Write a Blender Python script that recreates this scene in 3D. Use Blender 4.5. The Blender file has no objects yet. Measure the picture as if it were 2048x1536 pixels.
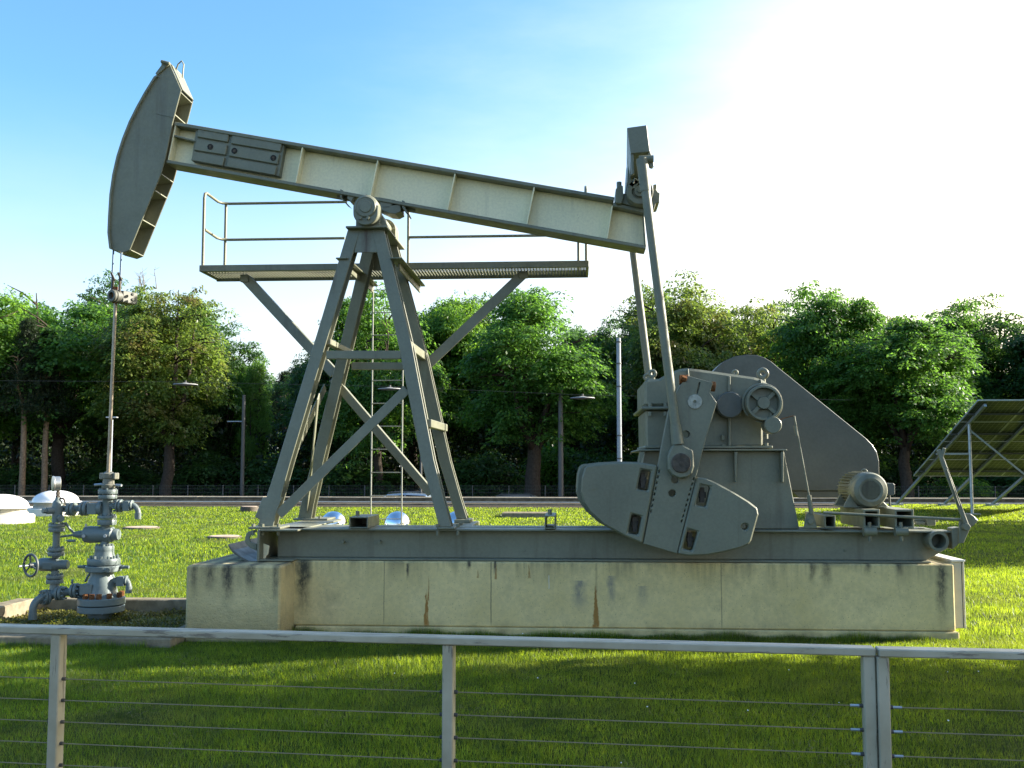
import bpy, bmesh, math, random
import numpy as np
from mathutils import Vector, Matrix

R = math.radians
random.seed(7)
rng = np.random.default_rng(7)
scene = bpy.context.scene
C = scene.collection

# ------------------------------------------------------------------ camera
FPX = 2050.0                       # focal length in photo pixels (photo 2048 px wide)
CAM = Vector((0.0, 0.0, 1.65))
YAW, PITCH = math.atan(126 / FPX), math.atan(162 / FPX)
cam_data = bpy.data.cameras.new('camera')
cam_data.sensor_width = 36.0
cam_data.lens = 36.0 * FPX / 2048.0
cam_data.clip_start = 0.05
cam_data.clip_end = 2000
cam = bpy.data.objects.new('camera', cam_data)
C.objects.link(cam)
cam.location = CAM
cam.rotation_euler = (math.pi / 2 + PITCH, 0, YAW)
scene.camera = cam
CAMR = cam.rotation_euler.to_matrix()

# ------------------------------------------------------------------ light
SUN_EL, SUN_AZ = R(23), R(72)      # azimuth clockwise from +Y (into the picture)
world = bpy.data.worlds.new('World')
scene.world = world
world.use_nodes = True
wn, wl = world.node_tree.nodes, world.node_tree.links
bg = wn['Background']
sky = wn.new('ShaderNodeTexSky')
sky.sky_type = 'NISHITA'
sky.sun_disc = False
sky.sun_elevation = SUN_EL
sky.sun_rotation = SUN_AZ
sky.air_density = 1.0
sky.dust_density = 1.2
sky.ozone_density = 1.5
bg.inputs['Strength'].default_value = 0.097
# clear blue sky with a veil of thin bright haze that thickens towards the sun and the horizon
def wnode(t, **k):
    n = wn.new(t)
    for a, b in k.items(): setattr(n, a, b)
    return n
def wmath(op, a, b=None):
    n = wnode('ShaderNodeMath', operation=op)
    for i, x in enumerate((a, b)):
        if x is None: continue
        if isinstance(x, (int, float)): n.inputs[i].default_value = x
        else: wl.new(x, n.inputs[i])
    return n.outputs[0]
wtc = wn.new('ShaderNodeTexCoord')
wdot = wnode('ShaderNodeVectorMath', operation='DOT_PRODUCT')
wl.new(wtc.outputs['Generated'], wdot.inputs[0])
wdot.inputs[1].default_value = (math.sin(SUN_AZ) * math.cos(SUN_EL), math.cos(SUN_AZ) * math.cos(SUN_EL), math.sin(SUN_EL))
wsep = wn.new('ShaderNodeSeparateXYZ')
wl.new(wtc.outputs['Generated'], wsep.inputs[0])
wns = wn.new('ShaderNodeTexNoise')
wns.inputs['Scale'].default_value = 2.2
wns.inputs['Detail'].default_value = 7
wns.inputs['Roughness'].default_value = .58
wmp = wn.new('ShaderNodeMapping')
wmp.inputs['Scale'].default_value = (1, 1, 3.2)
wl.new(wtc.outputs['Generated'], wmp.inputs[0])
wl.new(wmp.outputs[0], wns.inputs['Vector'])
wv = wmath('SUBTRACT', wdot.outputs['Value'], wmath('MULTIPLY', wmath('ABSOLUTE', wsep.outputs[2]), 1.6))
wv = wmath('ADD', wv, wmath('MULTIPLY', wmath('SUBTRACT', wns.outputs['Fac'], .5), .6))
wr = wnode('ShaderNodeMapRange', interpolation_type='SMOOTHSTEP')
wl.new(wv, wr.inputs['Value'])
wr.inputs['From Min'].default_value, wr.inputs['From Max'].default_value = -.42, .62
wtint = wnode('ShaderNodeMix', data_type='RGBA', blend_type='MULTIPLY')
wtint.inputs[0].default_value = 1
wl.new(sky.outputs[0], wtint.inputs[6])
wtint.inputs[7].default_value = (.58, .90, 1.08, 1)
wmix = wnode('ShaderNodeMix', data_type='RGBA')
wl.new(wr.outputs[0], wmix.inputs[0])
wl.new(wtint.outputs[2], wmix.inputs[6])
wmix.inputs[7].default_value = (4.9, 4.85, 4.7, 1)
# hazy glow round the sun beyond the right edge, boosted to warm front faces
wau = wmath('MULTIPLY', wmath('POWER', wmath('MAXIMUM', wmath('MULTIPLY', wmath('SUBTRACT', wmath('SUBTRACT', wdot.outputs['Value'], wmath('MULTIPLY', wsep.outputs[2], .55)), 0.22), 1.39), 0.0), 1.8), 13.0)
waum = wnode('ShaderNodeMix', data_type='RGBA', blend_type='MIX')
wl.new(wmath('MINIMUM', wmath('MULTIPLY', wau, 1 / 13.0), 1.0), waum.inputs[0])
# pale haze all round the horizon, added behind the camera as fill light
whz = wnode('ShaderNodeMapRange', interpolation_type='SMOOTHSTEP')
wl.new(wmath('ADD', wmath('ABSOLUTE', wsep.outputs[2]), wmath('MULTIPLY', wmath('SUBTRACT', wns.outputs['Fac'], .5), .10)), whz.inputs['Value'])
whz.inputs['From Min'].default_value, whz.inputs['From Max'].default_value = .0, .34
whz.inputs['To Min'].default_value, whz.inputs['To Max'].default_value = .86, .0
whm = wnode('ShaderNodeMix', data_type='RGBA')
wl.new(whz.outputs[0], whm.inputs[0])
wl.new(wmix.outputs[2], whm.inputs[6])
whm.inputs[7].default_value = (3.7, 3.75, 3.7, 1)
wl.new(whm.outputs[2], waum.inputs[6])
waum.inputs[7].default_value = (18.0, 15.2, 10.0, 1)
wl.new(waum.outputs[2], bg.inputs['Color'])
SUN_DIR = Vector((math.sin(SUN_AZ) * math.cos(SUN_EL), math.cos(SUN_AZ) * math.cos(SUN_EL), math.sin(SUN_EL)))
sun_data = bpy.data.lights.new('sun', 'SUN')
sun_data.energy = 5.0
sun_data.angle = R(0.53)
sun_data.color = (1.0, 0.93, 0.80)
sun = bpy.data.objects.new('sun', sun_data)
C.objects.link(sun)
sun.location = (30, 20, 30)
sun.rotation_euler = (-SUN_DIR).to_track_quat('-Z', 'Y').to_euler()
scene.view_settings.view_transform = 'Standard'
scene.view_settings.look = 'None'
scene.view_settings.gamma = 1.0
scene.view_settings.use_curve_mapping = False
scene.view_settings.exposure = 1.82
scene.cycles.max_bounces = 8
scene.cycles.transparent_max_bounces = 6


def at(u, v, Y):
    """world point that lies in the vertical plane y = Y and is seen at photo pixel (u, v)"""
    d = CAMR @ Vector(((u - 1024) / FPX, (768 - v) / FPX, -1.0))
    return CAM + d * (Y / d.y)


def at_z(u, v, z):
    d = CAMR @ Vector(((u - 1024) / FPX, (768 - v) / FPX, -1.0))
    return CAM + d * ((z - CAM.z) / d.z)


# zoom-view coordinates -> photo pixels
def z1(p): return (180 + p[0] * .33203, 100 + p[1] * .33203)
def z2(p): return (p[0] * .26044, 880 + p[1] * .26044)
def z3(p): return (480 + p[0] * .37109, 360 + p[1] * .37109)
def z4(p): return (480 + p[0] * .28320, 760 + p[1] * .28320)
def z5(p): return (1140 + p[0] * .34180, 660 + p[1] * .34180)
def z6(p): return (1160 + p[0] * .19531, 230 + p[1] * .19531)
def z7(p): return (1548 + p[0] * .24740, 780 + p[1] * .24740)
def z8(p): return (430 + p[0] * .10254, 1030 + p[1] * .10254)
def z10(p): return (1620 + p[0] * .16602, 920 + p[1] * .16602)


# ------------------------------------------------------------------ object helpers
class MB:
    """collects shapes in world coordinates; build() links them as ONE mesh object"""
    def __init__(self):
        self.v, self.f = [], []

    def add(self, verts, faces):
        o = len(self.v)
        self.v += [tuple(p) for p in verts]
        self.f += [tuple(i + o for i in f) for f in faces]
        return self

    def box(self, x0, x1, y0, y1, z0, z1_):
        return self.add([(x0, y0, z0), (x1, y0, z0), (x1, y1, z0), (x0, y1, z0), (x0, y0, z1_), (x1, y0, z1_), (x1, y1, z1_), (x0, y1, z1_)],
                        [(0, 3, 2, 1), (4, 5, 6, 7), (0, 1, 5, 4), (1, 2, 6, 5), (2, 3, 7, 6), (3, 0, 4, 7)])

    def bar(self, a, b, w, d, up=(0, 1, 0)):
        """box from a to b; d along `up`, w across"""
        a, b = Vector(a), Vector(b)
        t = (b - a).normalized()
        s = t.cross(Vector(up)).normalized()
        n = s.cross(t).normalized()
        q = [s * w / 2 + n * d / 2, -s * w / 2 + n * d / 2, -s * w / 2 - n * d / 2, s * w / 2 - n * d / 2]
        return self.add([a + k for k in q] + [b + k for k in q],
                        [(0, 1, 2, 3), (7, 6, 5, 4), (0, 4, 5, 1), (1, 5, 6, 2), (2, 6, 7, 3), (3, 7, 4, 0)])

    def angle(self, a, b, w, t=.012, flip=1, up=(0, 1, 0)):
        """L-section: one leg flat to the viewer, the other pointing back at its upper edge"""
        a, b = Vector(a), Vector(b)
        u = (b - a).normalized()
        s = u.cross(Vector(up)).normalized()
        if s.z < 0: s = -s
        s *= flip
        self.bar(a, b, w, t, up)
        o = s * (w / 2 - t / 2) + Vector(up) * (w / 2 - .0)
        return self.bar(a + o, b + o, t, w - t, up)

    def cyl(self, a, b, r0, r1=None, n=20, caps=True):
        a, b = Vector(a), Vector(b)
        r1 = r0 if r1 is None else r1
        t = (b - a).normalized()
        s = t.orthogonal().normalized()
        w = t.cross(s)
        vs = []
        for p, r in ((a, r0), (b, r1)):
            for k in range(n):
                g = 2 * math.pi * k / n
                vs.append(p + (s * math.cos(g) + w * math.sin(g)) * r)
        fs = [(k, (k + 1) % n, n + (k + 1) % n, n + k) for k in range(n)]
        if caps:
            fs += [tuple(reversed(range(n))), tuple(range(n, 2 * n))]
        return self.add(vs, fs)

    def lathe(self, base, axis, prof, n=28):
        """prof: list of (radius, distance along axis)"""
        base, t = Vector(base), Vector(axis).normalized()
        s = t.orthogonal().normalized()
        w = t.cross(s)
        vs, fs = [], []
        m = len(prof)
        for r, h in prof:
            r = max(r, 1e-4)
            for k in range(n):
                g = 2 * math.pi * k / n
                vs.append(base + t * h + (s * math.cos(g) + w * math.sin(g)) * r)
        for i in range(m - 1):
            for k in range(n):
                fs.append((i * n + k, i * n + (k + 1) % n, (i + 1) * n + (k + 1) % n, (i + 1) * n + k))
        fs += [tuple(reversed(range(n))), tuple(range((m - 1) * n, m * n))]
        return self.add(vs, fs)

    def ring(self, c, axis, R0, r, n=28, m=10, a0=0, a1=360, ref=None):
        c, t = Vector(c), Vector(axis).normalized()
        s = (Vector(ref) - t * Vector(ref).dot(t)).normalized() if ref else t.orthogonal().normalized()
        w = t.cross(s)
        full = abs(a1 - a0) >= 360
        vs, fs = [], []
        cnt = n if full else n + 1
        for i in range(cnt):
            g = R(a0 + (a1 - a0) * i / n)
            d = s * math.cos(g) + w * math.sin(g)
            for k in range(m):
                h = 2 * math.pi * k / m
                vs.append(c + d * (R0 + r * math.cos(h)) + t * r * math.sin(h))
        for i in range(n if full else n):
            j = (i + 1) % cnt
            if not full and i == n: break
            for k in range(m):
                fs.append((i * m + k, i * m + (k + 1) % m, j * m + (k + 1) % m, j * m + k))
        if not full:
            fs += [tuple(range(m)), tuple(range(n * m, n * m + m))]
        return self.add(vs, fs)

    def tube(self, pts, r, n=10):
        pts = [Vector(p) for p in pts]
        vs, fs = [], []
        prev = None
        for i, p in enumerate(pts):
            t = ((pts[min(i + 1, len(pts) - 1)] - pts[max(i - 1, 0)])).normalized()
            s = t.orthogonal().normalized() if prev is None else (prev - t * prev.dot(t)).normalized()
            prev = s
            w = t.cross(s)
            rr = r[i] if isinstance(r, (list, tuple)) else r
            for k in range(n):
                g = 2 * math.pi * k / n
                vs.append(p + (s * math.cos(g) + w * math.sin(g)) * rr)
        for i in range(len(pts) - 1):
            for k in range(n):
                fs.append((i * n + k, i * n + (k + 1) % n, (i + 1) * n + (k + 1) % n, (i + 1) * n + k))
        fs += [tuple(reversed(range(n))), tuple(range((len(pts) - 1) * n, len(pts) * n))]
        return self.add(vs, fs)

    def plate3(self, outer, vec, holes=()):
        """flat outline (3-D points) pushed along vec, with real holes"""
        loops = [[Vector(p) for p in outer]] + [[Vector(p) for p in h] for h in holes]
        vec = Vector(vec)
        flat = [p for l in loops for p in l]
        n = len(flat)
        if holes:
            bm = bmesh.new()
            bv = [bm.verts.new(p) for p in flat]
            bm.verts.index_update()
            ed, o = [], 0
            for l in loops:
                k = len(l)
                ed += [bm.edges.new((bv[o + i], bv[o + (i + 1) % k])) for i in range(k)]
                o += k
            bmesh.ops.triangle_fill(bm, use_beauty=True, use_dissolve=False, edges=ed, normal=vec.normalized())
            tris = [tuple(v.index for v in f.verts) for f in bm.faces]
            bm.free()
            fs = tris + [tuple(n + i for i in reversed(t)) for t in tris]
        else:
            fs = [tuple(range(n)), tuple(n + i for i in reversed(range(n)))]
        o = 0
        for l in loops:
            k = len(l)
            for i in range(k):
                j = (i + 1) % k
                fs.append((o + i, o + j, n + o + j, n + o + i))
            o += k
        return self.add(flat + [p + vec for p in flat], fs)

    def plate(self, px, Y0, Y1, holes=()):
        """outline in photo pixels standing in the plane y=Y0, thickness to y=Y1"""
        return self.plate3([at(u, v, Y0) for u, v in px], (0, Y1 - Y0, 0), [[at(u, v, Y0) for u, v in h] for h in holes])

    def hollow(self, u0, v0, u1, v1, Y0, Y1, t, cap=True):
        """square tube running into the picture, open at its near end"""
        a, b = at(u0, v1, Y0), at(u1, v0, Y0)
        x0, x1, zz0, zz1 = a.x, b.x, a.z, b.z
        o = [(x0, Y0, zz0), (x1, Y0, zz0), (x1, Y0, zz1), (x0, Y0, zz1)]
        i = [(x0 + t, Y0, zz0 + t), (x1 - t, Y0, zz0 + t), (x1 - t, Y0, zz1 - t), (x0 + t, Y0, zz1 - t)]
        self.plate3(o, (0, Y1 - Y0, 0), [i])
        if cap: self.box(x0 + t * .5, x1 - t * .5, Y1 - t, Y1 - .002, zz0 + t * .5, zz1 - t * .5)
        return self

    def build(self, name, mat, parent=None, smooth=None, bevel=None, kind=None, label=None, cat=None, group=None, origin=None):
        me = bpy.data.meshes.new(name)
        org = Vector(origin) if origin is not None else Vector((0, 0, 0))
        me.from_pydata([(p[0] - org.x, p[1] - org.y, p[2] - org.z) for p in self.v], [], self.f)
        bm = bmesh.new()
        bm.from_mesh(me)
        bmesh.ops.recalc_face_normals(bm, faces=bm.faces)
        bm.to_mesh(me)
        bm.free()
        me.materials.append(mat)
        if smooth:
            me.polygons.foreach_set('use_smooth', [True] * len(me.polygons))
            me.set_sharp_from_angle(angle=R(smooth))
        o = bpy.data.objects.new(name, me)
        o.location = org
        C.objects.link(o)
        if bevel:
            m = o.modifiers.new('edge', 'BEVEL')
            m.width = bevel
            m.segments = 1
            m.limit_method = 'ANGLE'
            m.angle_limit = R(40)
        if parent is not None:
            setparent(o, parent)
        tag(o, label, cat, group, kind)
        return o


def world_loc(o):
    return Vector(o.location) if o.parent is None else Vector((0, 0, 0))


def setparent(o, p):
    o.parent = p
    if p.parent is None:
        o.matrix_parent_inverse = Matrix.Translation(-Vector(p.location))
    # a part's world matrix is the identity, so a sub-part needs no inverse


def tag(o, label=None, cat=None, group=None, kind=None):
    if label: o['label'] = label
    if cat: o['category'] = cat
    if group: o['group'] = group
    if kind: o['kind'] = kind
    return o


def thing(name, loc, label, cat, group=None):
    o = bpy.data.objects.new(name, None)
    o.empty_display_size = .2
    o.location = loc
    C.objects.link(o)
    return tag(o, label, cat, group)


def copy_tree(o, parent=None):
    c = o.copy()
    C.objects.link(c)
    if parent is not None: c.parent = parent
    for ch in o.children:
        copy_tree(ch, c)
    return c


def arrays_mesh(name, verts, tris_or_quads, mat, smooth=False):
    """fast mesh from numpy arrays"""
    v = np.asarray(verts, dtype=np.float32)
    f = np.asarray(tris_or_quads, dtype=np.int32)
    n, k = f.shape
    me = bpy.data.meshes.new(name)
    me.vertices.add(len(v)); me.vertices.foreach_set('co', v.ravel())
    me.loops.add(n * k); me.loops.foreach_set('vertex_index', f.ravel())
    me.polygons.add(n)
    me.polygons.foreach_set('loop_start', np.arange(0, n * k, k, dtype=np.int32))
    me.update(calc_edges=True)
    me.materials.append(mat)
    return me


# ------------------------------------------------------------------ materials
def new_mat(name):
    m = bpy.data.materials.new(name)
    m.use_nodes = True
    nt = m.node_tree
    return m, nt, nt.nodes['Principled BSDF']


def ramp(nt, fac, stops):
    r = nt.nodes.new('ShaderNodeValToRGB')
    while len(r.color_ramp.elements) < len(stops):
        r.color_ramp.elements.new(.5)
    for e, (p, c) in zip(r.color_ramp.elements, stops):
        e.position = p
        e.color = c if len(c) == 4 else (*c, 1)
    nt.links.new(fac, r.inputs[0])
    return r.outputs[0]


def noise(nt, scale, detail=4, rough=.55, mapscale=None, coord='Object'):
    n = nt.nodes.new('ShaderNodeTexNoise')
    n.inputs['Scale'].default_value = scale
    n.inputs['Detail'].default_value = detail
    n.inputs['Roughness'].default_value = rough
    tc = nt.nodes.new('ShaderNodeTexCoord')
    if coord == 'World':
        src = nt.nodes.new('ShaderNodeNewGeometry').outputs['Position']
    else:
        src = tc.outputs[coord]
    if mapscale:
        mp = nt.nodes.new('ShaderNodeMapping')
        mp.inputs['Scale'].default_value = mapscale
        nt.links.new(src, mp.inputs[0])
        src = mp.outputs[0]
    nt.links.new(src, n.inputs['Vector'])
    return n.outputs['Fac']


def mixc(nt, fac, a, b, mode='MIX'):
    m = nt.nodes.new('ShaderNodeMix')
    m.data_type = 'RGBA'
    m.blend_type = mode
    for s, x in ((0, fac), (6, a), (7, b)):
        if hasattr(x, 'is_linked') or hasattr(x, 'links'):
            nt.links.new(x, m.inputs[s])
        elif s == 0:
            m.inputs[0].default_value = x
        else:
            m.inputs[s].default_value = (*x, 1) if len(x) == 3 else x
    return m.outputs[2]


def math_(nt, op, a, b=None, c=None):
    m = nt.nodes.new('ShaderNodeMath')
    m.operation = op
    for i, x in enumerate((a, b, c)):
        if x is None: continue
        if isinstance(x, (int, float)): m.inputs[i].default_value = x
        else: nt.links.new(x, m.inputs[i])
    return m.outputs[0]


def bump(nt, bsdf, h, strength=.2, dist=.01):
    b = nt.nodes.new('ShaderNodeBump')
    b.inputs['Strength'].default_value = strength
    b.inputs['Distance'].default_value = dist
    nt.links.new(h, b.inputs['Height'])
    nt.links.new(b.outputs[0], bsdf.inputs['Normal'])


def paint(name, col, var=.16, rough=.42, dirt=(.085, .07, .048), dirtamt=.5, streak=True, metallic=0, runs=()):
    m, nt, b = new_mat(name)
    lo = tuple(c * (1 - var) for c in col); hi = tuple(c * (1 + var) for c in col)
    base = ramp(nt, noise(nt, 1.7, 5, .6, coord='World'), [(.3, lo), (.7, hi)])
    fine = noise(nt, 38, 3, .6, coord='World')
    base = mixc(nt, .18, base, ramp(nt, fine, [(.35, tuple(c * .6 for c in col)), (.65, tuple(c * 1.3 for c in col))]))
    if streak:
        st = noise(nt, 1.0, 5, .6, (7, 7, .5), coord='World')
        mk = ramp(nt, st, [(.56, (0, 0, 0)), (.72, (1, 1, 1))])
        base = mixc(nt, math_(nt, 'MULTIPLY', mk, dirtamt), base, dirt)
        sp = ramp(nt, noise(nt, 7, 9, .78, coord='World'), [(.665, (0,) * 3), (.70, (.65,) * 3)])
        base = mixc(nt, sp, base, (.13, .07, .035))
    if runs:
        sep = nt.nodes.new('ShaderNodeSeparateXYZ')
        nt.links.new(nt.nodes.new('ShaderNodeNewGeometry').outputs['Position'], sep.inputs[0])
        for (rx0, hw) in runs:
            dx = math_(nt, 'ABSOLUTE', math_(nt, 'SUBTRACT', sep.outputs[0], rx0))
            kk = math_(nt, 'MAXIMUM', math_(nt, 'SUBTRACT', 1.0, math_(nt, 'DIVIDE', dx, hw)), 0.0)
            kk = math_(nt, 'MULTIPLY', kk, ramp(nt, noise(nt, 3, 5, .7, (9, 9, 1), coord='World'), [(.3, (.3,) * 3), (.6, (1,) * 3)]))
            base = mixc(nt, kk, base, (.075, .045, .025))
    b.inputs['Metallic'].default_value = metallic
    nt.links.new(base, b.inputs['Base Color'])
    nt.links.new(ramp(nt, noise(nt, 9, 4, coord='World'), [(.3, (rough - .08,) * 3), (.7, (rough + .14,) * 3)]), b.inputs['Roughness'])
    bump(nt, b, fine, .10, .003)
    return m


def simple(name, col, rough=.5, metallic=0, var=.12, scale=12, bumps=0):
    m, nt, b = new_mat(name)
    n = noise(nt, scale, 4, .6, coord='World')
    c = ramp(nt, n, [(.3, tuple(x * (1 - var) for x in col)), (.7, tuple(min(1, x * (1 + var)) for x in col))])
    nt.links.new(c, b.inputs['Base Color'])
    b.inputs['Roughness'].default_value = rough
    b.inputs['Metallic'].default_value = metallic
    if rough >= .85: b.inputs['Specular IOR Level'].default_value = .08
    if bumps: bump(nt, b, n, bumps, .01)
    return m


PAINT = paint('grey_green_paint', (.172, .176, .124))
PAINT2 = paint('shaded_blue_grey_paint', (.082, .090, .078))  # blue grey coat, darkened further for tree shade over the right end
BEAMW = paint('cream_paint', (.86, .78, .52), var=.05, rough=.5, dirt=(.33, .30, .2), dirtamt=.3)
WELLP = paint('wellhead_paint', (.145, .178, .172), var=.1, rough=.4, dirt=(.16, .14, .1), dirtamt=.25)
WORN = paint('worn_steel', (.20, .195, .155), var=.2, rough=.45, dirt=(.13, .08, .045), dirtamt=.5)
STEEL = simple('bare_steel', (.55, .54, .50), .35, .8, .15, 20)
ROD = simple('rod_steel', (.26, .22, .17), .35, .6, .2, 25)
RUST = simple('rust', (.17, .075, .032), .85, 0, .45, 30, .3)
DARK = simple('dark_rubber', (.02, .02, .02), .7)
CABLE = simple('blue_grey_cable', (.07, .12, .2), .5, .2)
GALV = simple('galvanised', (.40, .43, .45), .42, .6, .2, 14)
GREYPOLE = simple('pole_paint', (.27, .30, .33), .5, 0, .12, 6)
DARKPOLE = simple('dark_pole_paint', (.07, .07, .068), .5, 0, .15, 6)
WHITEP = simple('opal_plastic', (.82, .80, .80), .25, 0, .03, 3)
CHROME = simple('polished_aluminium', (.80, .80, .82), .16, 1.0, .06, 4)
ALU = simple('aluminium', (.62, .63, .62), .4, .7, .08, 10)
WALLM = simple('weathered_wall', (.15, .13, .095), .9, 0, .45, 3.0, .4)
COPING = simple('coping_stone', (.30, .265, .205), .9, 0, .25, 6, .3)
KERB = simple('kerb_concrete', (.21, .18, .125), .92, 0, .35, 9, .5)
SOIL = simple('dark_gravel', (.050, .042, .033), .95, 0, .5, 40, .8)
ASPH = simple('asphalt', (.055, .055, .055), .9, 0, .25, 30, .2)
CARP = simple('silver_blue_car_paint', (.30, .38, .46), .25, .5, .03, 2)
GLASSD = simple('dark_glass', (.02, .025, .03), .08, 0, .05)
TYRE = simple('tyre_rubber', (.02, .02, .02), .8)
BARK = simple('bark', (.052, .042, .034), .95, 0, .4, 9, .8)
PINEBARK = simple('pine_bark', (.24, .17, .115), .95, 0, .4, 9, .8)
MANH = simple('manhole_concrete', (.42, .33, .26), .9, 0, .2, 12, .2)
IRON = simple('rusty_iron', (.085, .068, .052), .8, 0, .35, 20, .2)
RAILP = None
CARR = simple('carrier_grey', (.12, .12, .098), .6, 0, .25, 14, .1)
SHAFT = simple('worn_shaft_end', (.34, .34, .29), .55, .2, .35, 30)
LADP = simple('ladder_paint', (.30, .31, .27), .45, 0, .1)


def make_rail_paint(name, stretch):
    m, nt, b = new_mat(name)
    n1 = noise(nt, 1.6, 7, .72, stretch, coord='World')
    n2 = noise(nt, 1.3, 3, .6, coord='World')
    base = ramp(nt, noise(nt, 6, 4, coord='World'), [(.3, (.33, .295, .21)), (.7, (.46, .42, .32))])
    chip = ramp(nt, math_(nt, 'ADD', math_(nt, 'MULTIPLY', n1, .72), math_(nt, 'MULTIPLY', n2, .28)), [(.535, (0, 0, 0)), (.565, (1, 1, 1))])
    base = mixc(nt, math_(nt, 'MULTIPLY', chip, .72), base, (.12, .10, .08))
    nt.links.new(base, b.inputs['Base Color'])
    b.inputs['Roughness'].default_value = .38
    bump(nt, b, chip, .25, .003)
    return m


POSTP = make_rail_paint('post_paint', (22, 22, 2.2))
RAILP = make_rail_paint('railing_paint', (2.2, 22, 26))



def make_concrete(name, streaks, topz, base=((.59, .465, .20), (.77, .615, .30)), rough_patch=False):
    """streaks: (x, half width, z low, z high, colour, amount)"""
    m, nt, b = new_mat(name)
    pos = nt.nodes.new('ShaderNodeNewGeometry').outputs['Position']
    sep = nt.nodes.new('ShaderNodeSeparateXYZ')
    nt.links.new(pos, sep.inputs[0])
    X, Z = sep.outputs[0], sep.outputs[2]
    col = ramp(nt, noise(nt, 1.3, 6, .62, coord='World'), [(.28, base[0]), (.72, base[1])])
    col = mixc(nt, ramp(nt, noise(nt, 26, 4, .6, coord='World'), [(.40, (.16,) * 3), (.62, (0,) * 3)]), col, (.25, .235, .175))
    col = mixc(nt, ramp(nt, noise(nt, 2.6, 6, .7, (1, 1, .8), coord='World'), [(.52, (0,) * 3), (.70, (.42,) * 3)]), col, (.27, .235, .135))
    col = mixc(nt, ramp(nt, noise(nt, 85, 2, .5, coord='World'), [(.66, (0,) * 3), (.72, (.6,) * 3)]), col, (.12, .105, .07))
    # weather runs from the top edge
    runs = noise(nt, 1.0, 5, .62, (11, 11, .55), coord='World')
    edge = math_(nt, 'SUBTRACT', topz, Z)                                  # metres below the top
    reach = math_(nt, 'MULTIPLY', ramp(nt, noise(nt, 1.0, 2, .5, (2.2, 2.2, .1), coord='World'), [(.38, (.04,) * 3), (.68, (.42,) * 3)]), 1.0)
    fade = math_(nt, 'SUBTRACT', 1.0, math_(nt, 'DIVIDE', edge, reach))
    fade = math_(nt, 'MAXIMUM', math_(nt, 'MINIMUM', fade, 1.0), 0.0)
    mk = math_(nt, 'MULTIPLY', fade, ramp(nt, runs, [(.42, (0, 0, 0)), (.62, (1, 1, 1))]))
    col = mixc(nt, math_(nt, 'MULTIPLY', mk, .5), col, (.085, .075, .05))
    # damp, dirty foot
    foot = math_(nt, 'SUBTRACT', .17, Z)
    foot = math_(nt, 'MULTIPLY', foot, 7)
    fm = math_(nt, 'MULTIPLY', math_(nt, 'MAXIMUM', math_(nt, 'MINIMUM', foot, 1.0), 0.0), ramp(nt, noise(nt, 5, 5, .65, coord='World'), [(.35, (0,) * 3), (.65, (1,) * 3)]))
    col = mixc(nt, math_(nt, 'MULTIPLY', fm, .75), col, (.20, .165, .085))
    wob = math_(nt, 'SUBTRACT', noise(nt, 4, 4, .6, (1, 1, 2.5), coord='World'), .5)
    grain = ramp(nt, noise(nt, 34, 5, .75, (1, 1, .45), coord='World'), [(.34, (.55,) * 3), (.58, (1.5,) * 3)])
    for (sx, hw, zl, zh, sc, am) in streaks:
        t = math_(nt, 'DIVIDE', math_(nt, 'SUBTRACT', Z, zl), max(zh - zl, .01))     # 0 bottom .. 1 top
        dx = math_(nt, 'ABSOLUTE', math_(nt, 'ADD', math_(nt, 'SUBTRACT', X, sx), math_(nt, 'MULTIPLY', wob, hw * 1.6)))
        thin = hw < .009
        isrust = sc[0] > .2 and sc[2] < .1
        wid = hw if thin else math_(nt, 'MULTIPLY', math_(nt, 'SUBTRACT', 1.15, t), hw) if isrust else hw * 1.35
        k = math_(nt, 'SUBTRACT', 1.0, math_(nt, 'DIVIDE', dx, wid))
        k = math_(nt, 'MAXIMUM', math_(nt, 'MINIMUM', math_(nt, 'MULTIPLY', k, 2.0 if thin or isrust else 1.3), 1.0), 0.0)
        low = math_(nt, 'MAXIMUM', math_(nt, 'MINIMUM', math_(nt, 'MULTIPLY', t, 12.0 if isrust or thin else 1.7), 1.0), 0.0)
        top = math_(nt, 'MAXIMUM', math_(nt, 'MINIMUM', math_(nt, 'MULTIPLY', math_(nt, 'SUBTRACT', 1.0, t), 5.0), 1.0), 0.0)
        if thin or not isrust: top = math_(nt, 'LESS_THAN', t, 1.0)
        k = math_(nt, 'MULTIPLY', math_(nt, 'MULTIPLY', k, math_(nt, 'MULTIPLY', low, top)), am)
        if not thin: k = math_(nt, 'MINIMUM', math_(nt, 'MULTIPLY', k, grain), .96)
        col = mixc(nt, k, col, sc)
    nt.links.new(col, b.inputs['Base Color'])
    b.inputs['Roughness'].default_value = .88
    h = noise(nt, 55, 4, .6, coord='World')
    if rough_patch:
        big = noise(nt, 16, 6, .75, (1, 1, 1.8), coord='World')
        low = math_(nt, 'MAXIMUM', math_(nt, 'MINIMUM', math_(nt, 'MULTIPLY', math_(nt, 'SUBTRACT', .42, Z), 4), 1.0), 0.06)
        h = math_(nt, 'ADD', math_(nt, 'MULTIPLY', h, .15), math_(nt, 'MULTIPLY', big, low))
        bump(nt, b, h, .9, .05)
    else:
        bump(nt, b, h, .25, .006)
    return m


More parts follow.
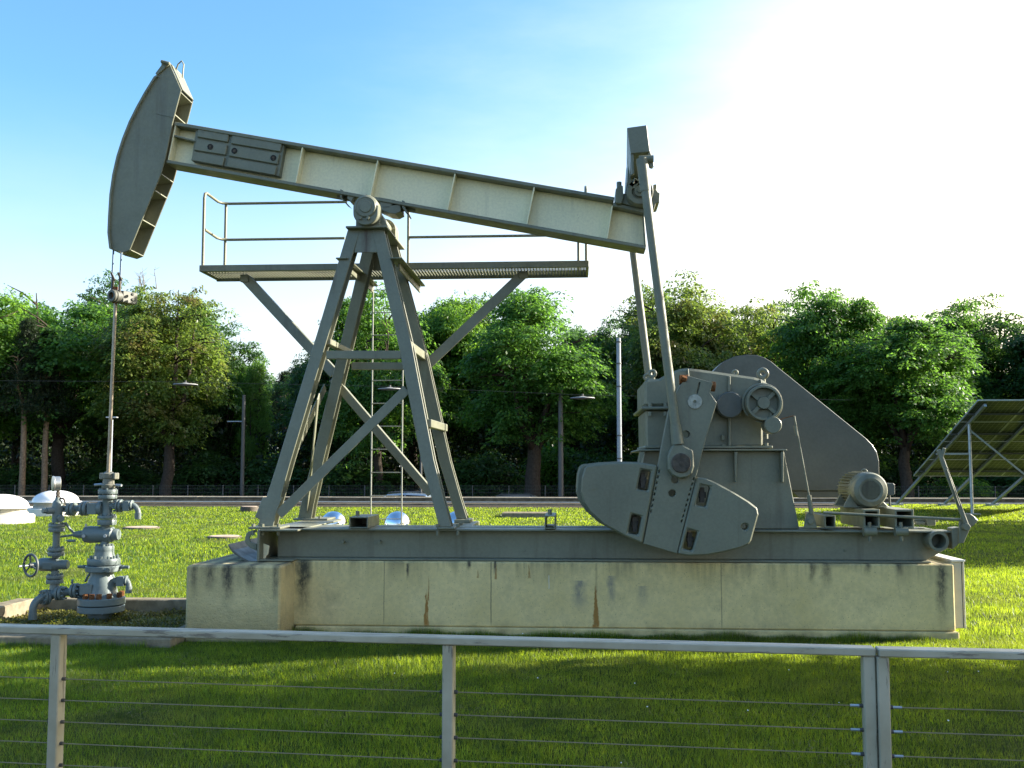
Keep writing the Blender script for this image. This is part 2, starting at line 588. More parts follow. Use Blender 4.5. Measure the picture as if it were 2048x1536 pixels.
def leaf_mat(name, col, trans, var=.35, hue=None, patch=False):
    m, nt, b = new_mat(name)
    geo = nt.nodes.new('ShaderNodeNewGeometry')
    rnd = geo.outputs['Random Per Island']
    lo = tuple(c * (1 - var) for c in col); hi = tuple(c * (1 + var) for c in col)
    c = ramp(nt, rnd, [(0, lo), (.6, col), (1, hi)])
    t = ramp(nt, rnd, [(0, tuple(x * (1 - var) for x in trans)), (1, tuple(x * (1 + var) for x in trans))])
    if hue:
        k = ramp(nt, noise(nt, .55, 3, .6, coord='World'), [(.5, (0,) * 3), (.68, (1,) * 3)])
        c = mixc(nt, math_(nt, 'MULTIPLY', k, .75), c, hue)
        t = mixc(nt, math_(nt, 'MULTIPLY', k, .6), t, tuple(x * 1.5 for x in hue))
    if patch:
        pk = ramp(nt, noise(nt, 2.6, 5, .7, coord='World'), [(.32, (.48, .55, .50)), (.5, (.95, .95, .95)), (.70, (1.45, 1.30, 1.25))])
        c = mixc(nt, 1.0, c, pk, 'MULTIPLY')
        t = mixc(nt, 1.0, t, pk, 'MULTIPLY')
    nt.links.new(c, b.inputs['Base Color'])
    b.inputs['Roughness'].default_value = .45
    b.inputs['Specular IOR Level'].default_value = .35
    tr = nt.nodes.new('ShaderNodeBsdfTranslucent')
    nt.links.new(t, tr.inputs['Color'])
    mx = nt.nodes.new('ShaderNodeMixShader')
    mx.inputs[0].default_value = .42
    nt.links.new(b.outputs[0], mx.inputs[1]); nt.links.new(tr.outputs[0], mx.inputs[2])
    nt.links.new(mx.outputs[0], nt.nodes['Material Output'].inputs['Surface'])
    return m


LEAF = leaf_mat('leaf_green', (.055, .122, .024), (.20, .42, .05))
LEAFY = leaf_mat('leaf_green_browning', (.072, .120, .026), (.26, .38, .055), hue=(.17, .11, .04))
LEAFD = leaf_mat('leaf_dark', (.036, .082, .022), (.11, .24, .035))
LEAFB = leaf_mat('leaf_bright', (.072, .150, .024), (.28, .52, .05))
UNDER = leaf_mat('leaf_undergrowth', (.020, .034, .010), (.03, .05, .008))  # leaf green darkened to stand for the shade inside the wood
NEEDLE = leaf_mat('needles', (.030, .052, .020), (.03, .05, .015))
BLADE = leaf_mat('grass_blade', (.025, .074, .013), (.50, .66, .030), var=.5, hue=(.10, .115, .035), patch=True)
SEDUM = leaf_mat('sedum', (.15, .155, .03), (.15, .16, .02), var=.4, hue=(.20, .15, .045))
TWIG = simple('twig', (.22, .18, .14), .9)


def make_lawn():
    m, nt, b = new_mat('lawn')
    c = ramp(nt, noise(nt, 9, 6, .7, coord='World'), [(.3, (.022, .042, .008)), (.7, (.055, .085, .015))])
    c = mixc(nt, ramp(nt, noise(nt, .5, 4, .6, coord='World'), [(.45, (0,) * 3), (.7, (.5,) * 3)]), c, (.15, .14, .04))
    nt.links.new(c, b.inputs['Base Color'])
    b.inputs['Roughness'].default_value = .9
    b.inputs['Specular IOR Level'].default_value = .08
    bump(nt, b, noise(nt, 60, 5, .7, coord='World'), .8, .04)
    return m


LAWN = make_lawn()

# ------------------------------------------------------------------ the setting
PT = .71          # top of the plinth
WALL_Y = 45.6
YM, YB = 10.05, 9.56          # front of the main plinth, front of its left foot block
xL, xR = at(371, 1200, YB).x, at(560, 1200, YB).x
xE = at(1910, 1200, YM).x
kx0, kx1 = at(85, 1188, 11.9).x, xL
mb = MB().box(-70, kx0 - .9, -25, WALL_Y, -1.55, 0).box(kx1 - .004, 75, -25, WALL_Y, -1.55, 0)
mb.box(kx0 - .899, kx1 - .005, -25, 9.32, -1.55, 0).box(kx0 - .899, kx1 - .005, 11.83, WALL_Y, -1.55, 0).box(kx0 - .899, kx0 - .1, 9.321, 11.829, -1.55, 0)
mb.build('lawn', LAWN, kind='structure')
mb = MB(); mb.box(-500, 500, -300, 900, -1.75, -1.6)
ground = mb.build('ground', simple('earth', (.045, .05, .025), .95, 0, .4, 1.5, .3), kind='structure')
mb = MB(); mb.box(-120, 120, 47.5, 56, -1.6, -1.25)
road = mb.build('road', ASPH, kind='structure')
mb = MB(); mb.box(-120, 120, 46.2, 47.5, -1.6, -1.13)
mb.build('pavement', simple('paving', (.2, .19, .17), .9, 0, .2, 6), kind='structure')

# far terrace wall with coping slabs, one after another
wall = thing('terrace_wall', (0, WALL_Y, 0), 'long low weathered concrete wall along the far edge of the lawn', 'wall')
MB().box(-60, 70, WALL_Y + .02, WALL_Y + .5, -1.5, .165).build('wall_body', WALLM, wall)
x = -26.0
cop_mesh = None
k = 0
while x < 26:
    L = 3.0
    if cop_mesh is None:
        o = MB().box(0.008, L - .008, -.05, .62, 0, .05).build('coping_slab', COPING, None, bevel=.01)
        cop_mesh = o
    else:
        o = cop_mesh.copy(); C.objects.link(o)
    o.parent = wall
    o.matrix_parent_inverse = Matrix.Identity(4)
    low = -.05 if x > -16.5 else 0.0
    o.location = (x, 0, .167 + (.0 if x > -16.5 else .012) + .004 * ((k * 37) % 5) / 5)
    x += L; k += 1
# metal edging in front of the wall
edg = MB().box(-40, 45, 44.85, 44.89, .02, .055)
edg.build('metal_edging', ALU, label='thin pale metal edging strip lying in front of the far wall', cat='edging', origin=(0, 44.87, 0))
MB().box(-40, 11.4, 39.7, 45.55, -.004, .006).build('shaded_gap_strip', SOIL, kind='structure')  # flat dark strip standing in for the shaded gap before the wall
MB().box(11.402, 45, 44.0, 45.55, -.004, .006).build('shaded_gap_strip', SOIL, kind='structure')
kb = MB().box(-40, 11.3, 42.2, 42.5, -.02, .06)
kb.build('kerb', WALLM, label='long low dark kerb between the lawn and the far wall', cat='kerb', bevel=.01, origin=(0, 42.3, 0))

# ------------------------------------------------------------------ grass blades
def blades(area, dens, hmin, hmax, wid, seed):
    g = np.random.default_rng(seed)
    y0, y1 = area
    n = int(dens * (y1 - y0) * ((y0 + y1) / 2 * 1.06 + 2.4))
    y = g.uniform(y0, y1, n * 2)
    keep = g.uniform(0, 1, n * 2) < (y * 1.06 + 2.4) / (y1 * 1.06 + 2.4)
    y = y[keep][:n]
    n = len(y)
    x = (-.565 * y - 1.2) + g.uniform(0, 1, n) * (y * 1.06 + 2.4)
    return x, y


def in_rect(x, y, r): return (x > r[0]) & (x < r[1]) & (y > r[2]) & (y < r[3])


NOGRASS = [(-60, 11.4, 39.75, 46)]     # filled below with footprints, used when the grass is built at the end

# ------------------------------------------------------------------ plinth
YM, YB = 10.05, 9.56          # front of the main plinth, front of its left foot block
xL, xR = at(371, 1200, YB).x, at(560, 1200, YB).x
xE = at(1910, 1200, YM).x
rust = (.30, .145, .03); blk = (.07, .062, .045); grey = (.20, .195, .165); wht = (.6, .58, .5)
def sx(u): return at(u, 1190, YM).x
def szz(v): return at(1000, v, YM).z
ST = [(sx(853), .030, szz(1256), szz(1180), rust, .9), (sx(857), .012, szz(1205), szz(1150), rust, .6),
      (sx(1191), .034, szz(1257), szz(1165), rust, .95), (sx(1193), .012, szz(1210), szz(1125), blk, .3),
      (sx(768), .006, szz(1253), szz(1124), blk, .55), (sx(982), .007, szz(1253), szz(1124), blk, .65), (sx(1443), .007, szz(1256), szz(1124), blk, .5),
      (sx(606), .075, szz(1252), szz(1100), (.06, .06, .042), .72),
      (sx(1884), .050, szz(1262), szz(1090), (.06, .055, .042), .62),
      (sx(815), .014, szz(1165), szz(1128), blk, .7), (sx(938), .02, szz(1143), szz(1122), blk, .75), (sx(992), .014, szz(1160), szz(1126), rust, .7),
      (sx(990), .012, szz(1150), szz(1123), blk, .7), (sx(1058), .016, szz(1157), szz(1126), rust, .6), (sx(956), .014, szz(1157), szz(1138), rust, .5),
      (sx(1625), .03, szz(1170), szz(1110), blk, .6), (sx(1655), .05, szz(1175), szz(1105), blk, .55), (sx(1800), .03, szz(1150), szz(1110), blk, .6), (sx(1736), .03, szz(1150), szz(1110), blk, .6),
      (sx(1160), .06, szz(1225), szz(1160), grey, .55), (sx(1222), .035, szz(1220), szz(1150), grey, .6), (sx(1285), .05, szz(1215), szz(1170), grey, .35),
      (sx(1098), .006, szz(1178), szz(1150), wht, .7)]
CONC = make_concrete('plinth_concrete', ST, PT)
xb = lambda u: at(u, 1190, YB).x
STB = [(xb(455), .05, .34, PT + .02, blk, .75), (xb(500), .045, .42, PT + .02, blk, .6), (xb(420), .05, .45, PT + .02, blk, .55), (xb(550), .03, .3, PT + .02, blk, .5),
       (xb(387), .03, .38, PT + .02, blk, .5)]
CONCB = make_concrete('foot_block_concrete', STB, PT, ((.46, .375, .18), (.67, .55, .28)), True)
plinth = thing('concrete_plinth', ((xL + xE) / 2, 10.8, 0), 'long stained beige concrete plinth under the steel pumpjack frame', 'plinth')
MB().box(xR - .12, xE, YM, 11.15, 0.085, PT).build('plinth_wall', CONC, plinth, bevel=.012)
MB().box(xR + .02, xE + .02, YM - .035, 11.2, -.2, .083).build('footing', CONC, plinth, bevel=.01)
fb = MB().box(xL, xR, YB, 12.1, -.2, PT - .003)
fb.build('foot_block', CONCB, plinth, bevel=.018, label='rough pitted foot block with dark runs at the well end')
NOGRASS += [(xR - .2, xE + .03, YM - .05, 11.2), (xL - .02, xR + .02, YB - .02, 12.1)]

# electrical cabinet on the far right end of the plinth
cab = thing('steel_cabinet', (at(1918, 1190, 10.3).x, 10.6, .11), 'pale cream steel cabinet fixed to the right end of the concrete plinth', 'cabinet')
cx0, cx1 = xE + .003, at(1925, 1190, 10.15).x
cz1 = at(1918, 1119, 10.15).z
MB().box(cx0, cx1, 10.15, 10.85, .10, cz1 - .02).build('cabinet_body', simple('cabinet_cream', (.50, .48, .37), .5, 0, .05), cab, bevel=.006)
MB().box(cx0, cx1 + .025, 10.12, 10.88, cz1 - .02, cz1).build('cabinet_top', simple('cabinet_top_sunlit', (.72, .70, .62), .5, 0, .05), cab, bevel=.004)  # top coloured paler than the body to stand for sunlight on it
MB().box(cx1 + .006, cx1 + .025, 10.15, 10.85, .10, cz1 - .021).build('cabinet_door', simple('cabinet_door_cream', (.46, .45, .36), .5, 0, .05), cab, bevel=.004)
MB().box(cx0 + .02, cx1 - .03, 10.3, 10.7, 0.0, .10).build('cabinet_leg', GALV, cab)

# ------------------------------------------------------------------ PUMPJACK
MID = 10.93
pj = thing('pumpjack', (at(1200, 1120, MID).x, MID, PT), 'large grey green beam pumpjack standing on the long concrete plinth', 'pumpjack')
FZ0, FZ1 = PT + .004, 1.022
fx0, fx1 = at(548, 1090, 10.1).x, at(1905, 1060, 10.1).x
fxc = at(1862, 1118, 10.1).x


def ibeam(mb, x0, x1, y0, y1, zb, zt, xc=None, tf=.018, tw=.012):
    ym = (y0 + y1) / 2
    xc = x1 if xc is None else xc
    mb.box(x0, x1, y0, y1, zt - tf, zt)
    mb.box(x0, xc, y0, y1, zb, zb + tf)
    mb.plate3([(x0, ym - tw, zb + tf), (xc, ym - tw, zb + tf), (x1 + .05, ym - tw, zb + .17), (x1 + .05, ym - tw, zt - tf), (x0, ym - tw, zt - tf)], (0, 2 * tw, 0))
    return mb


def pj_part(mb, name, mat=None, parent=None, smooth=None, bevel=.005, **k):
    return mb.build(name, mat or PAINT, parent or pj, smooth=smooth, bevel=bevel, **k)


mb = ibeam(MB(), fx0, fx1, 10.09, 10.38, FZ0, FZ1, fxc)
front_beam = pj_part(mb, 'base_beam')
mb = ibeam(MB(), fx0, fx1, 10.66, 10.95, FZ0, FZ1 - .012, fxc)
pj_part(mb, 'base_beam')
# small lugs and stains on the front web
mb = MB()
for u in (687, 760):
    p = at(u, 1083, 10.22); mb.cyl(p, p + Vector((0, -.05, 0)), .016, n=12)
for u in (1047, 1070, 1691):
    p = at(u, 1101, 10.215); mb.cyl(p, p + Vector((0, -.006, 0)), .011, n=10)
pj_part(mb, 'lug', parent=front_beam, mat=PAINT, bevel=None, kind='stuff')
# cross channel at the well end (C section, open to the right)
cx = at(514, 1090, 9.93).x
mb = MB()
mb.box(cx, cx + .024, 9.93, 11.95, FZ0, FZ1)
mb.box(cx + .0245, cx + .36, 9.93, 11.95, FZ0, FZ0 + .016)
mb.box(cx + .0245, cx + .40, 9.93, 11.95, FZ1 - .018, FZ1)
pj_part(mb, 'cross_channel')
mb = MB(); q = [(940, 555), (1060, 600), (1035, 770), (990, 800), (985, 870), (935, 860)]
mb.plate([z8(p) for p in q], 10.06, 10.075)
pj_part(mb, 'channel_stiffener', mat=BEAMW)
# base plates under the left leg, reaching back
pj_part(MB().box(cx - .10, cx + .22, 9.96, 10.30, FZ1 + .001, FZ1 + .022), 'foot_plate')
pj_part(MB().box(cx - .10, cx + .30, 11.55, 11.95, FZ1 + .001, FZ1 + .022), 'foot_plate')
pj_part(MB().box(cx + .41, cx + .95, 10.38, 10.66, FZ1 - .03, FZ1 - .008), 'tie_plate')
# rear outrigger that carries the rear right leg
xr = at(905, 1055, 10.15).x
mb = MB().box(xr - .16, xr + .10, 10.96, 11.95, FZ0, FZ1 - .02)
pj_part(mb, 'outrigger')
mb = MB().box(at(872, 1057, 10.0).x, at(908, 1057, 10.0).x, 10.05, 10.40, FZ1 + .001, FZ1 + .020)
pj_part(mb, 'foot_plate')
mb = MB().box(at(872, 1057, 10.0).x, at(908, 1057, 10.0).x, 11.5, 11.9, FZ1 - .019, FZ1 + .018)
pj_part(mb, 'foot_plate')
mb = MB()
for (px, py) in ((xr - .14, 10.09), (xr + .06, 10.09), (xr + .06, 10.35), (cx - .06, 10.0), (cx + .03, 10.0), (cx + .19, 10.0), (cx + .20, 11.6)):
    mb.cyl((px, py, FZ1 + .02), (px, py, FZ1 + .05), .02, n=6)
    mb.cyl((px, py, FZ1 - .06), (px, py, FZ1 - .018), .016, n=6)
pj_part(mb, 'foot_bolts', bevel=None, kind='stuff')
# towing skid plate and hook at the well end
mb = MB()
ptsA = [z8((660, 935)), z8((500, 850)), z8((340, 730)), z8((255, 610))]
prof = [at(u, v, 9.97) for u, v in ptsA]
vs = [p for p in prof] + [p + Vector((.0, 1.4, 0)) for p in prof] + [p + Vector((0, 0, .02)) for p in prof] + [p + Vector((0, 1.4, .02)) for p in prof]
fs = []
for i in range(3):
    fs += [(i, i + 1, 4 + i + 1, 4 + i), (8 + i, 8 + i + 1, 12 + i + 1, 12 + i), (i, i + 1, 8 + i + 1, 8 + i), (4 + i, 5 + i, 13 + i, 12 + i)]
fs += [(0, 4, 12, 8), (3, 7, 15, 11)]
mb.add(vs, fs)
lo = at(*z8((660, 935)), 9.97)
mb.box(lo.x, cx, 9.97, 11.37, lo.z, lo.z + .02)
pj_part(mb, 'skid_plate', PAINT2, bevel=None)
mb = MB()
oc = [(715, 300), (640, 330), (595, 400), (580, 500), (600, 560), (680, 640), (810, 700), (810, 560), (740, 550), (690, 520), (670, 450), (690, 400), (740, 350), (800, 340), (810, 285)]
mb.plate([z8(p) for p in oc], 10.0, 10.025)
pj_part(mb, 'tow_hook', bevel=.003)


# ---- samson post legs: H sections leaning in two planes
def Yf(v):  # front plane of the front legs
    return 10.10 + (1057 - v) / 600.0 * .35


def front(u, v, dy=0.0): return at(u, v, Yf(v)) + Vector((0, dy, 0))
def mir(p): return Vector((p.x, 2 * MID - p.y, p.z))


def hleg(outer, inner, d, mirror=False):
    """outer, inner: matching photo rows of the leg's front face"""
    mb = MB()
    def loft(rows):
        vs = []
        for r in rows: vs += r
        k = len(rows[0]); n = len(rows)
        fs = [tuple(range(k)), tuple((n - 1) * k + i for i in reversed(range(k)))]
        for i in range(n - 1):
            for j in range(k):
                fs.append((i * k + j, i * k + (j + 1) % k, (i + 1) * k + (j + 1) % k, (i + 1) * k + j))
        mb.add([mir(p) for p in vs] if mirror else vs, fs)
    t = .016
    A = [front(*p) for p in outer]; B = [front(*p) for p in inner]
    loft([[a, b, b + Vector((0, t, 0)), a + Vector((0, t, 0))] for a, b in zip(A, B)])
    loft([[a + Vector((0, d - t, 0)), b + Vector((0, d - t, 0)), b + Vector((0, d, 0)), a + Vector((0, d, 0))] for a, b in zip(A, B)])
    W = [(a + b) / 2 for a, b in zip(A, B)]
    loft([[w + Vector((-.008, t, 0)), w + Vector((.008, t, 0)), w + Vector((.008, d - t, 0)), w + Vector((-.008, d - t, 0))] for w in W])
    return mb


LO = [(696, 458), (639, 650), (554, 928), (521, 1030), (515, 1054)]
LI = [(721, 458), (666, 640), (580, 928), (553, 1024), (546, 1054)]
RO = [(768, 458), (824, 690), (868, 920), (888, 1000), (903, 1054)]
RI = [(743, 458), (797, 690), (842, 920), (864, 1000), (878, 1054)]
pj_part(hleg(LO, LI, .17), 'post_leg')
pj_part(hleg(RO, RI, .17), 'post_leg')
pj_part(hleg(LO, LI, .17, True), 'post_leg')
pj_part(hleg(RO, RI, .17, True), 'post_leg')
# gusset at the foot of the left front leg
mb = MB().plate3([front(*z4(p), -.002) for p in ((160, 828), (105, 968), (140, 985), (235, 985), (300, 830))], (0, .02, 0))
pj_part(mb, 'leg_gusset')
# head plates between the legs
HEADP = paint('stained_head_paint', (.172, .176, .124), runs=[(front(733, 470).x, .06)])
for m_ in (False, True):
    q = [front(718, 458, .004), front(746, 458, .004), front(756, 505, .004), front(708, 505, .004)]
    if m_: q = [mir(p) for p in q]
    pj_part(MB().plate3(q, (0, -.012 if m_ else .012, 0)), 'head_plate', HEADP)
# cap plate
cA, cB = at(691, 456, 10.37), at(774, 453, 10.37)
mb = MB().box(cA.x, cB.x, 10.37, 2 * MID - 10.37, cA.z, cA.z + .022)
cap = pj_part(mb, 'cap_plate')
CZ = cA.z + .022
# horizontals
a, b = front(652, 709.5, .03), front(802, 709.5, .03)
pj_part(MB().bar(a, b, .085, .06), 'crossbar')
pj_part(MB().bar(mir(a), mir(b), .085, .06), 'crossbar')
for (u, v, w) in ((652, 682, .06), (826, 690, .09), (866, 846, .08)):
    a = front(u, v, .05) ; b = mir(a)
    if u > 800:
        a = a + Vector((-.06, 0, 0)); b = b + Vector((-.06, 0, 0))
    pj_part(MB().bar(a, b, .075, w, (0, 0, 1)), 'side_bar')
# braces: front, rear, left side
pj_part(MB().angle(front(556, 1030, .02), front(813, 778, .02), .10, .012), 'brace')
Yr = lambda v: 2 * MID - Yf(v) - .06
pj_part(MB().angle(at(664, 757, Yr(757)), at(862, 988, Yr(988)), .095, .012), 'brace')
pj_part(MB().bar(front(556, 955, .17), at(650, 775, Yr(775)), .11, .014, (1, 0, 0)), 'brace')
pj_part(MB().bar(front(628, 790, .17), at(614, 1030, Yr(1030)), .11, .014, (1, 0, 0)), 'brace')
# support arms for the walkway
for (u, v) in ((684, 516), (792, 516)):
    p = front(u, v)
    mb = MB().box(p.x - .06, p.x + .07, 10.38, 12.05, p.z - .015, p.z)
    mb.box(p.x - .01, p.x + .01, 10.6, 12.05, p.z - .09, p.z - .0155)
    pj_part(mb, 'walkway_bracket')

# ---- saddle bearing on the cap
bc = at(731, 413, 10.30)
br = 26 / FPX * 10.3
bearing = pj_part(MB().box(bc.x - br * .96, bc.x + br * .96, 10.42, 10.47, CZ, bc.z - .02)
                  .box(bc.x - br * .9, bc.x + br * 1.0, 10.47, 2 * MID - 10.42, CZ, CZ + .05)
                  .plate3([(bc.x + br * .9, 10.5, CZ), (bc.x + br * 1.6, 10.5, CZ), (bc.x + br * .9, 10.5, bc.z)], (0, .02, 0))
                  .box(bc.x - br * .96, bc.x + br * .96, 2 * MID - 10.47, 2 * MID - 10.42, CZ, bc.z - .02), 'bearing_saddle')
for s in (1, -1):
    mb = MB()
    y0 = 10.30 if s == 1 else 2 * MID - 10.30
    mb.lathe((bc.x, y0, bc.z), (0, s, 0), [(br * .80, 0), (br * .93, .012), (br, .035), (br, .20)], 36)
    prof = []
    for k in range(17):
        g = math.pi * k / 16
        prof.append((bc.x - br * math.cos(g), bc.z - .06 - br * math.sin(g)))
    mb.plate3([(x_, y0 + s * .01, z_) for x_, z_ in [(bc.x - br, bc.z + .02)] + prof + [(bc.x + br, bc.z + .02)]], (0, s * .2, 0))
    pj_part(mb, 'bearing_housing', smooth=35, bevel=.006)
mb = MB().lathe((bc.x, 10.288, bc.z), (0, 1, 0), [(br * .46, 0), (br * .5, .008), (br * .5, .02)], 28)
mb.ring((bc.x, 10.30, bc.z), (0, 1, 0), br * .76, .006, 32, 6)
for dx in (-.05, .03):
    p = Vector((bc.x + dx, 10.30, bc.z - br * .95)); mb.cyl(p, p + Vector((0, -.03, 0)), .017, n=6)
pj_part(mb, 'bearing_cap', parent=bearing, smooth=35, bevel=None)
mb = MB().cyl((bc.x, 10.45, bc.z), (bc.x, 2 * MID - 10.45, bc.z), .085, n=24)
pj_part(mb, 'saddle_shaft', smooth=35, bevel=None)

# ---- walking beam
BF, BB = 10.78, 11.08
bYm = (BF + BB) / 2
tl, tr_ = at(349, 243, BF), at(1229, 394, BF)
bl, br_ = at(333, 319, BF), at(1293, 491, BF)
ax = (tr_ - tl).normalized()
axb = (br_ - bl).normalized()
upv = Vector((-ax.z, 0, ax.x))


def on_top(u): # point on the top edge, front flange plane, near photo column u
    t = (u - 349) / (1229 - 349.0)
    return tl.lerp(tr_, t)


def on_bot(u):
    return bl.lerp(br_, (u - 333) / (1293 - 333.0))


def sub(v, d): return Vector((v.x, d, v.z))


TF = .04
beam = None
mb = MB()
step = tr_ + Vector((.0, 0, 0))
end_t, end_b = at(1290, 419, BF), br_
q = [tl, tr_, tr_ - upv * TF, tl - upv * TF]
mb.plate3([sub(p, BF) for p in q], (0, BB - BF, 0))
q = [tr_ - upv * .060, end_t, end_t - upv * TF, tr_ - upv * (.060 + TF)]
mb.plate3([sub(p, BF) for p in q], (0, BB - BF, 0))
q = [bl, end_b, end_b - upv * TF * .9, bl - upv * TF * .9]
mb.plate3([sub(p, BF) for p in q], (0, BB - BF, 0))
beam = pj_part(mb, 'walking_beam')
mb = MB()
web = [tl - upv * TF, tr_ - upv * TF, tr_ - upv * (.059 + TF), end_t - upv * TF, end_b + upv * .001, bl + upv * .001]
mb.plate3([sub(p, bYm - .008) for p in web], (0, .016, 0))
pj_part(mb, 'beam_web', BEAMW, beam)
for (ut, ub) in ((352, 336), (612, 597.5), (764, 748.5), (918, 903), (1074, 1060), (1228, 1217)):
    a, b = on_top(ut) - upv * TF, on_bot(ub)
    if ut == 1228: a = a - upv * .055
    mb = MB()
    for (y0, y1) in ((BF + .006, bYm - .009), (bYm + .009, BB - .006)):
        mb.plate3([Vector((a.x - .007, y0, a.z)), Vector((a.x + .007, y0, a.z)), Vector((b.x + .007, y0, b.z)), Vector((b.x - .007, y0, b.z))], (0, y1 - y0, 0))
    pj_part(mb, 'stiffener', BEAMW, beam, bevel=.003)
a, b = end_t - upv * TF, end_b
mb = MB().plate3([sub(p, BF + .004) for p in (a + ax * -.012, a, b, b + ax * -.012)], (0, BB - BF - .008, 0))
pj_part(mb, 'end_plate', PAINT, beam)
mb = MB().plate3([sub(at(*z1(p), BF), BF + .01) for p in ((490, 505), (633, 542), (633, 550), (490, 513))], (0, .12, 0))
pj_part(mb, 'stiffener', PAINT, beam, bevel=None)
# bolted balance plates on the web, six of them, with a dark backing plate
W0, W1 = BF + .012, bYm - .012
mb = MB().plate([z1(p) for p in ((640, 470), (1174, 556), (1138, 758), (612, 664))], W0 + .03, W1)
pj_part(mb, 'plate_backing', PAINT, beam, bevel=None)
for q in ([(650, 466), (838, 497), (828, 554), (643, 522)], [(638, 538), (826, 570), (815, 632), (624, 602)], [(622, 612), (812, 644), (798, 698), (608, 664)],
          [(860, 500), (1158, 550), (1145, 612), (846, 562)], [(846, 574), (1142, 625), (1128, 688), (832, 636)], [(832, 648), (1126, 699), (1112, 754), (818, 702)]):
    p = pj_part(MB().plate([z1(k) for k in q], W0, W0 + .06), 'balance_plate', PAINT, beam, bevel=.006)
mb = MB()
for p in ((725, 583), (870, 607), (1105, 650)):
    c_ = at(*z1(p), W0)
    mb.ring(c_ + Vector((0, -.004, 0)), (0, 1, 0), .027, .006, 18, 6)
pj_part(mb, 'bolt_collar', DARK, beam, bevel=None, kind='stuff')
mb = MB()
for p in ((725, 583), (870, 607), (1105, 650)):
    c_ = at(*z1(p), W0)
    mb.cyl(c_ + Vector((0, -.012, 0)), c_ + Vector((0, .002, 0)), .012, n=6)
    mb.cyl(c_ + Vector((0, -.002, 0)), c_ + Vector((0, .002, 0)), .024, n=18)
pj_part(mb, 'plate_bolts', IRON, beam, bevel=None, kind='stuff')
# beam seat: wedges and set screws below the flange, either side of the bearing
for q in ([(540, 48), (556, 56), (548, 95), (578, 126), (556, 112), (538, 92)],
          [(580, 66), (622, 74), (600, 118), (578, 100)],
          [(745, 92), (838, 108), (832, 122), (800, 150), (760, 150)],
          [(740, 150), (862, 130), (866, 168), (838, 182), (800, 178)],
          [(872, 108), (888, 114), (886, 140), (906, 180), (900, 182), (872, 146)]):
    pj_part(MB().plate([z3(k) for k in q], BF + .02, BB - .02), 'beam_seat', PAINT, bevel=.004)
for (p, q) in (((524, 93), (566, 100)), ((905, 160), (944, 166))):
    a, b = at(*z3(p), 10.9), at(*z3(q), 10.9)
    pj_part(MB().cyl(a, b, .02, n=8), 'set_screw', PAINT, bevel=None)

# ---- horse head
HO = [(480, 80), (550, 240), (500, 430), (455, 650), (430, 740), (240, 1205), (197, 1220), (125, 1200), (116, 1170), (113, 1100), (118, 1000), (126, 870), (143, 750), (168, 640), (203, 530), (243, 430), (288, 340), (336, 255), (394, 165), (436, 115)]
HF, HB = 10.75, 11.11
head = pj_part(MB().plate([z1(p) for p in HO], HF, HF + .016), 'horse_head')
fr = [at(*z1(p), HF) for p in HO]
mb = MB().plate3([sub(p, HB - .016) for p in fr], (0, .016, 0))
pj_part(mb, 'side_plate', PAINT, head)
# curved face plate, wider than the cheeks
arc = [(115, 1195), (104, 1100), (108, 1000), (116, 870), (133, 750), (158, 640), (193, 530), (233, 430), (278, 340), (326, 253), (384, 160), (400, 150)]
ap = [at(*z1(p), HF - .03) for p in arc]
mb = MB()
n = len(ap)
vs = []
for i, p in enumerate(ap):
    t = (ap[min(i + 1, n - 1)] - ap[max(i - 1, 0)]).normalized()
    nn = Vector((t.z, 0, -t.x))
    vs += [sub(p, HF - .03), sub(p, HB + .03), sub(p + nn * .022, HB + .03), sub(p + nn * .022, HF - .03)]
fs = [(0, 1, 2, 3), tuple(4 * (n - 1) + i for i in (3, 2, 1, 0))]
for i in range(n - 1):
    for j in range(4):
        fs.append((4 * i + j, 4 * i + (j + 1) % 4, 4 * i + 4 + (j + 1) % 4, 4 * i + 4 + j))
mb.add(vs, fs)
pj_part(mb, 'face_plate', PAINT, head, smooth=30, bevel=None)
# inner shelves and closing plates between the cheeks
def shelf(p, q, t=.012):
    a, b = at(*z1(p), HF), at(*z1(q), HF)
    d = (b - a).normalized(); nn = Vector((-d.z, 0, d.x)) * t
    return MB().plate3([sub(k, HF + .017) for k in (a, b, b + nn, a + nn)], (0, HB - HF - .034, 0))
for p, q in (((483, 86), (550, 240)), ((545, 250), (400, 280)), ((508, 382), (395, 380)), ((428, 742), (300, 760)), ((392, 842), (260, 850)), ((316, 1018), (190, 1030)), ((243, 1200), (200, 1216)), ((300, 640), (230, 1000))):
    pj_part(shelf(p, q), 'head_shelf', PAINT, head, bevel=None)
pj_part(MB().plate([z1(p) for p in ((398, 378), (505, 398), (507, 408), (398, 384))], HF - .006, HF), 'weld_strip', PAINT, head, bevel=None)
# bridle anchor on top
mb = MB().plate([z1(p) for p in ((430, 64), (440, 60), (480, 74), (470, 92), (402, 152), (392, 140), (428, 92))], HF - .02, HF + .12)
a, b = at(*z1((428, 68)), HF - .05), at(*z1((480, 82)), HF - .05)
mb.cyl(a, b, .018, n=10)
pj_part(mb, 'bridle_anchor', PAINT, head)
c_ = at(*z1((540, 118)), HF + .12)
mb = MB().tube([c_ + Vector((-.05, 0, -.03)), c_ + Vector((-.02, 0, .06)), c_ + Vector((.02, 0, .10)), c_ + Vector((.045, 0, .06)), c_ + Vector((.035, 0, -.09))], .009, 8)
pj_part(mb, 'lifting_loop', PAINT, head, smooth=40, bevel=None)
mb = MB()
for (u, dv) in ((227, 0), (243, 0)):
    for dd in (0,):
        mb.cyl(at(u, 500, 10.93), at(u - 4, 585, 10.93), .010, n=8)
pj_part(mb, 'bridle_cable', CABLE, bevel=None, smooth=40)

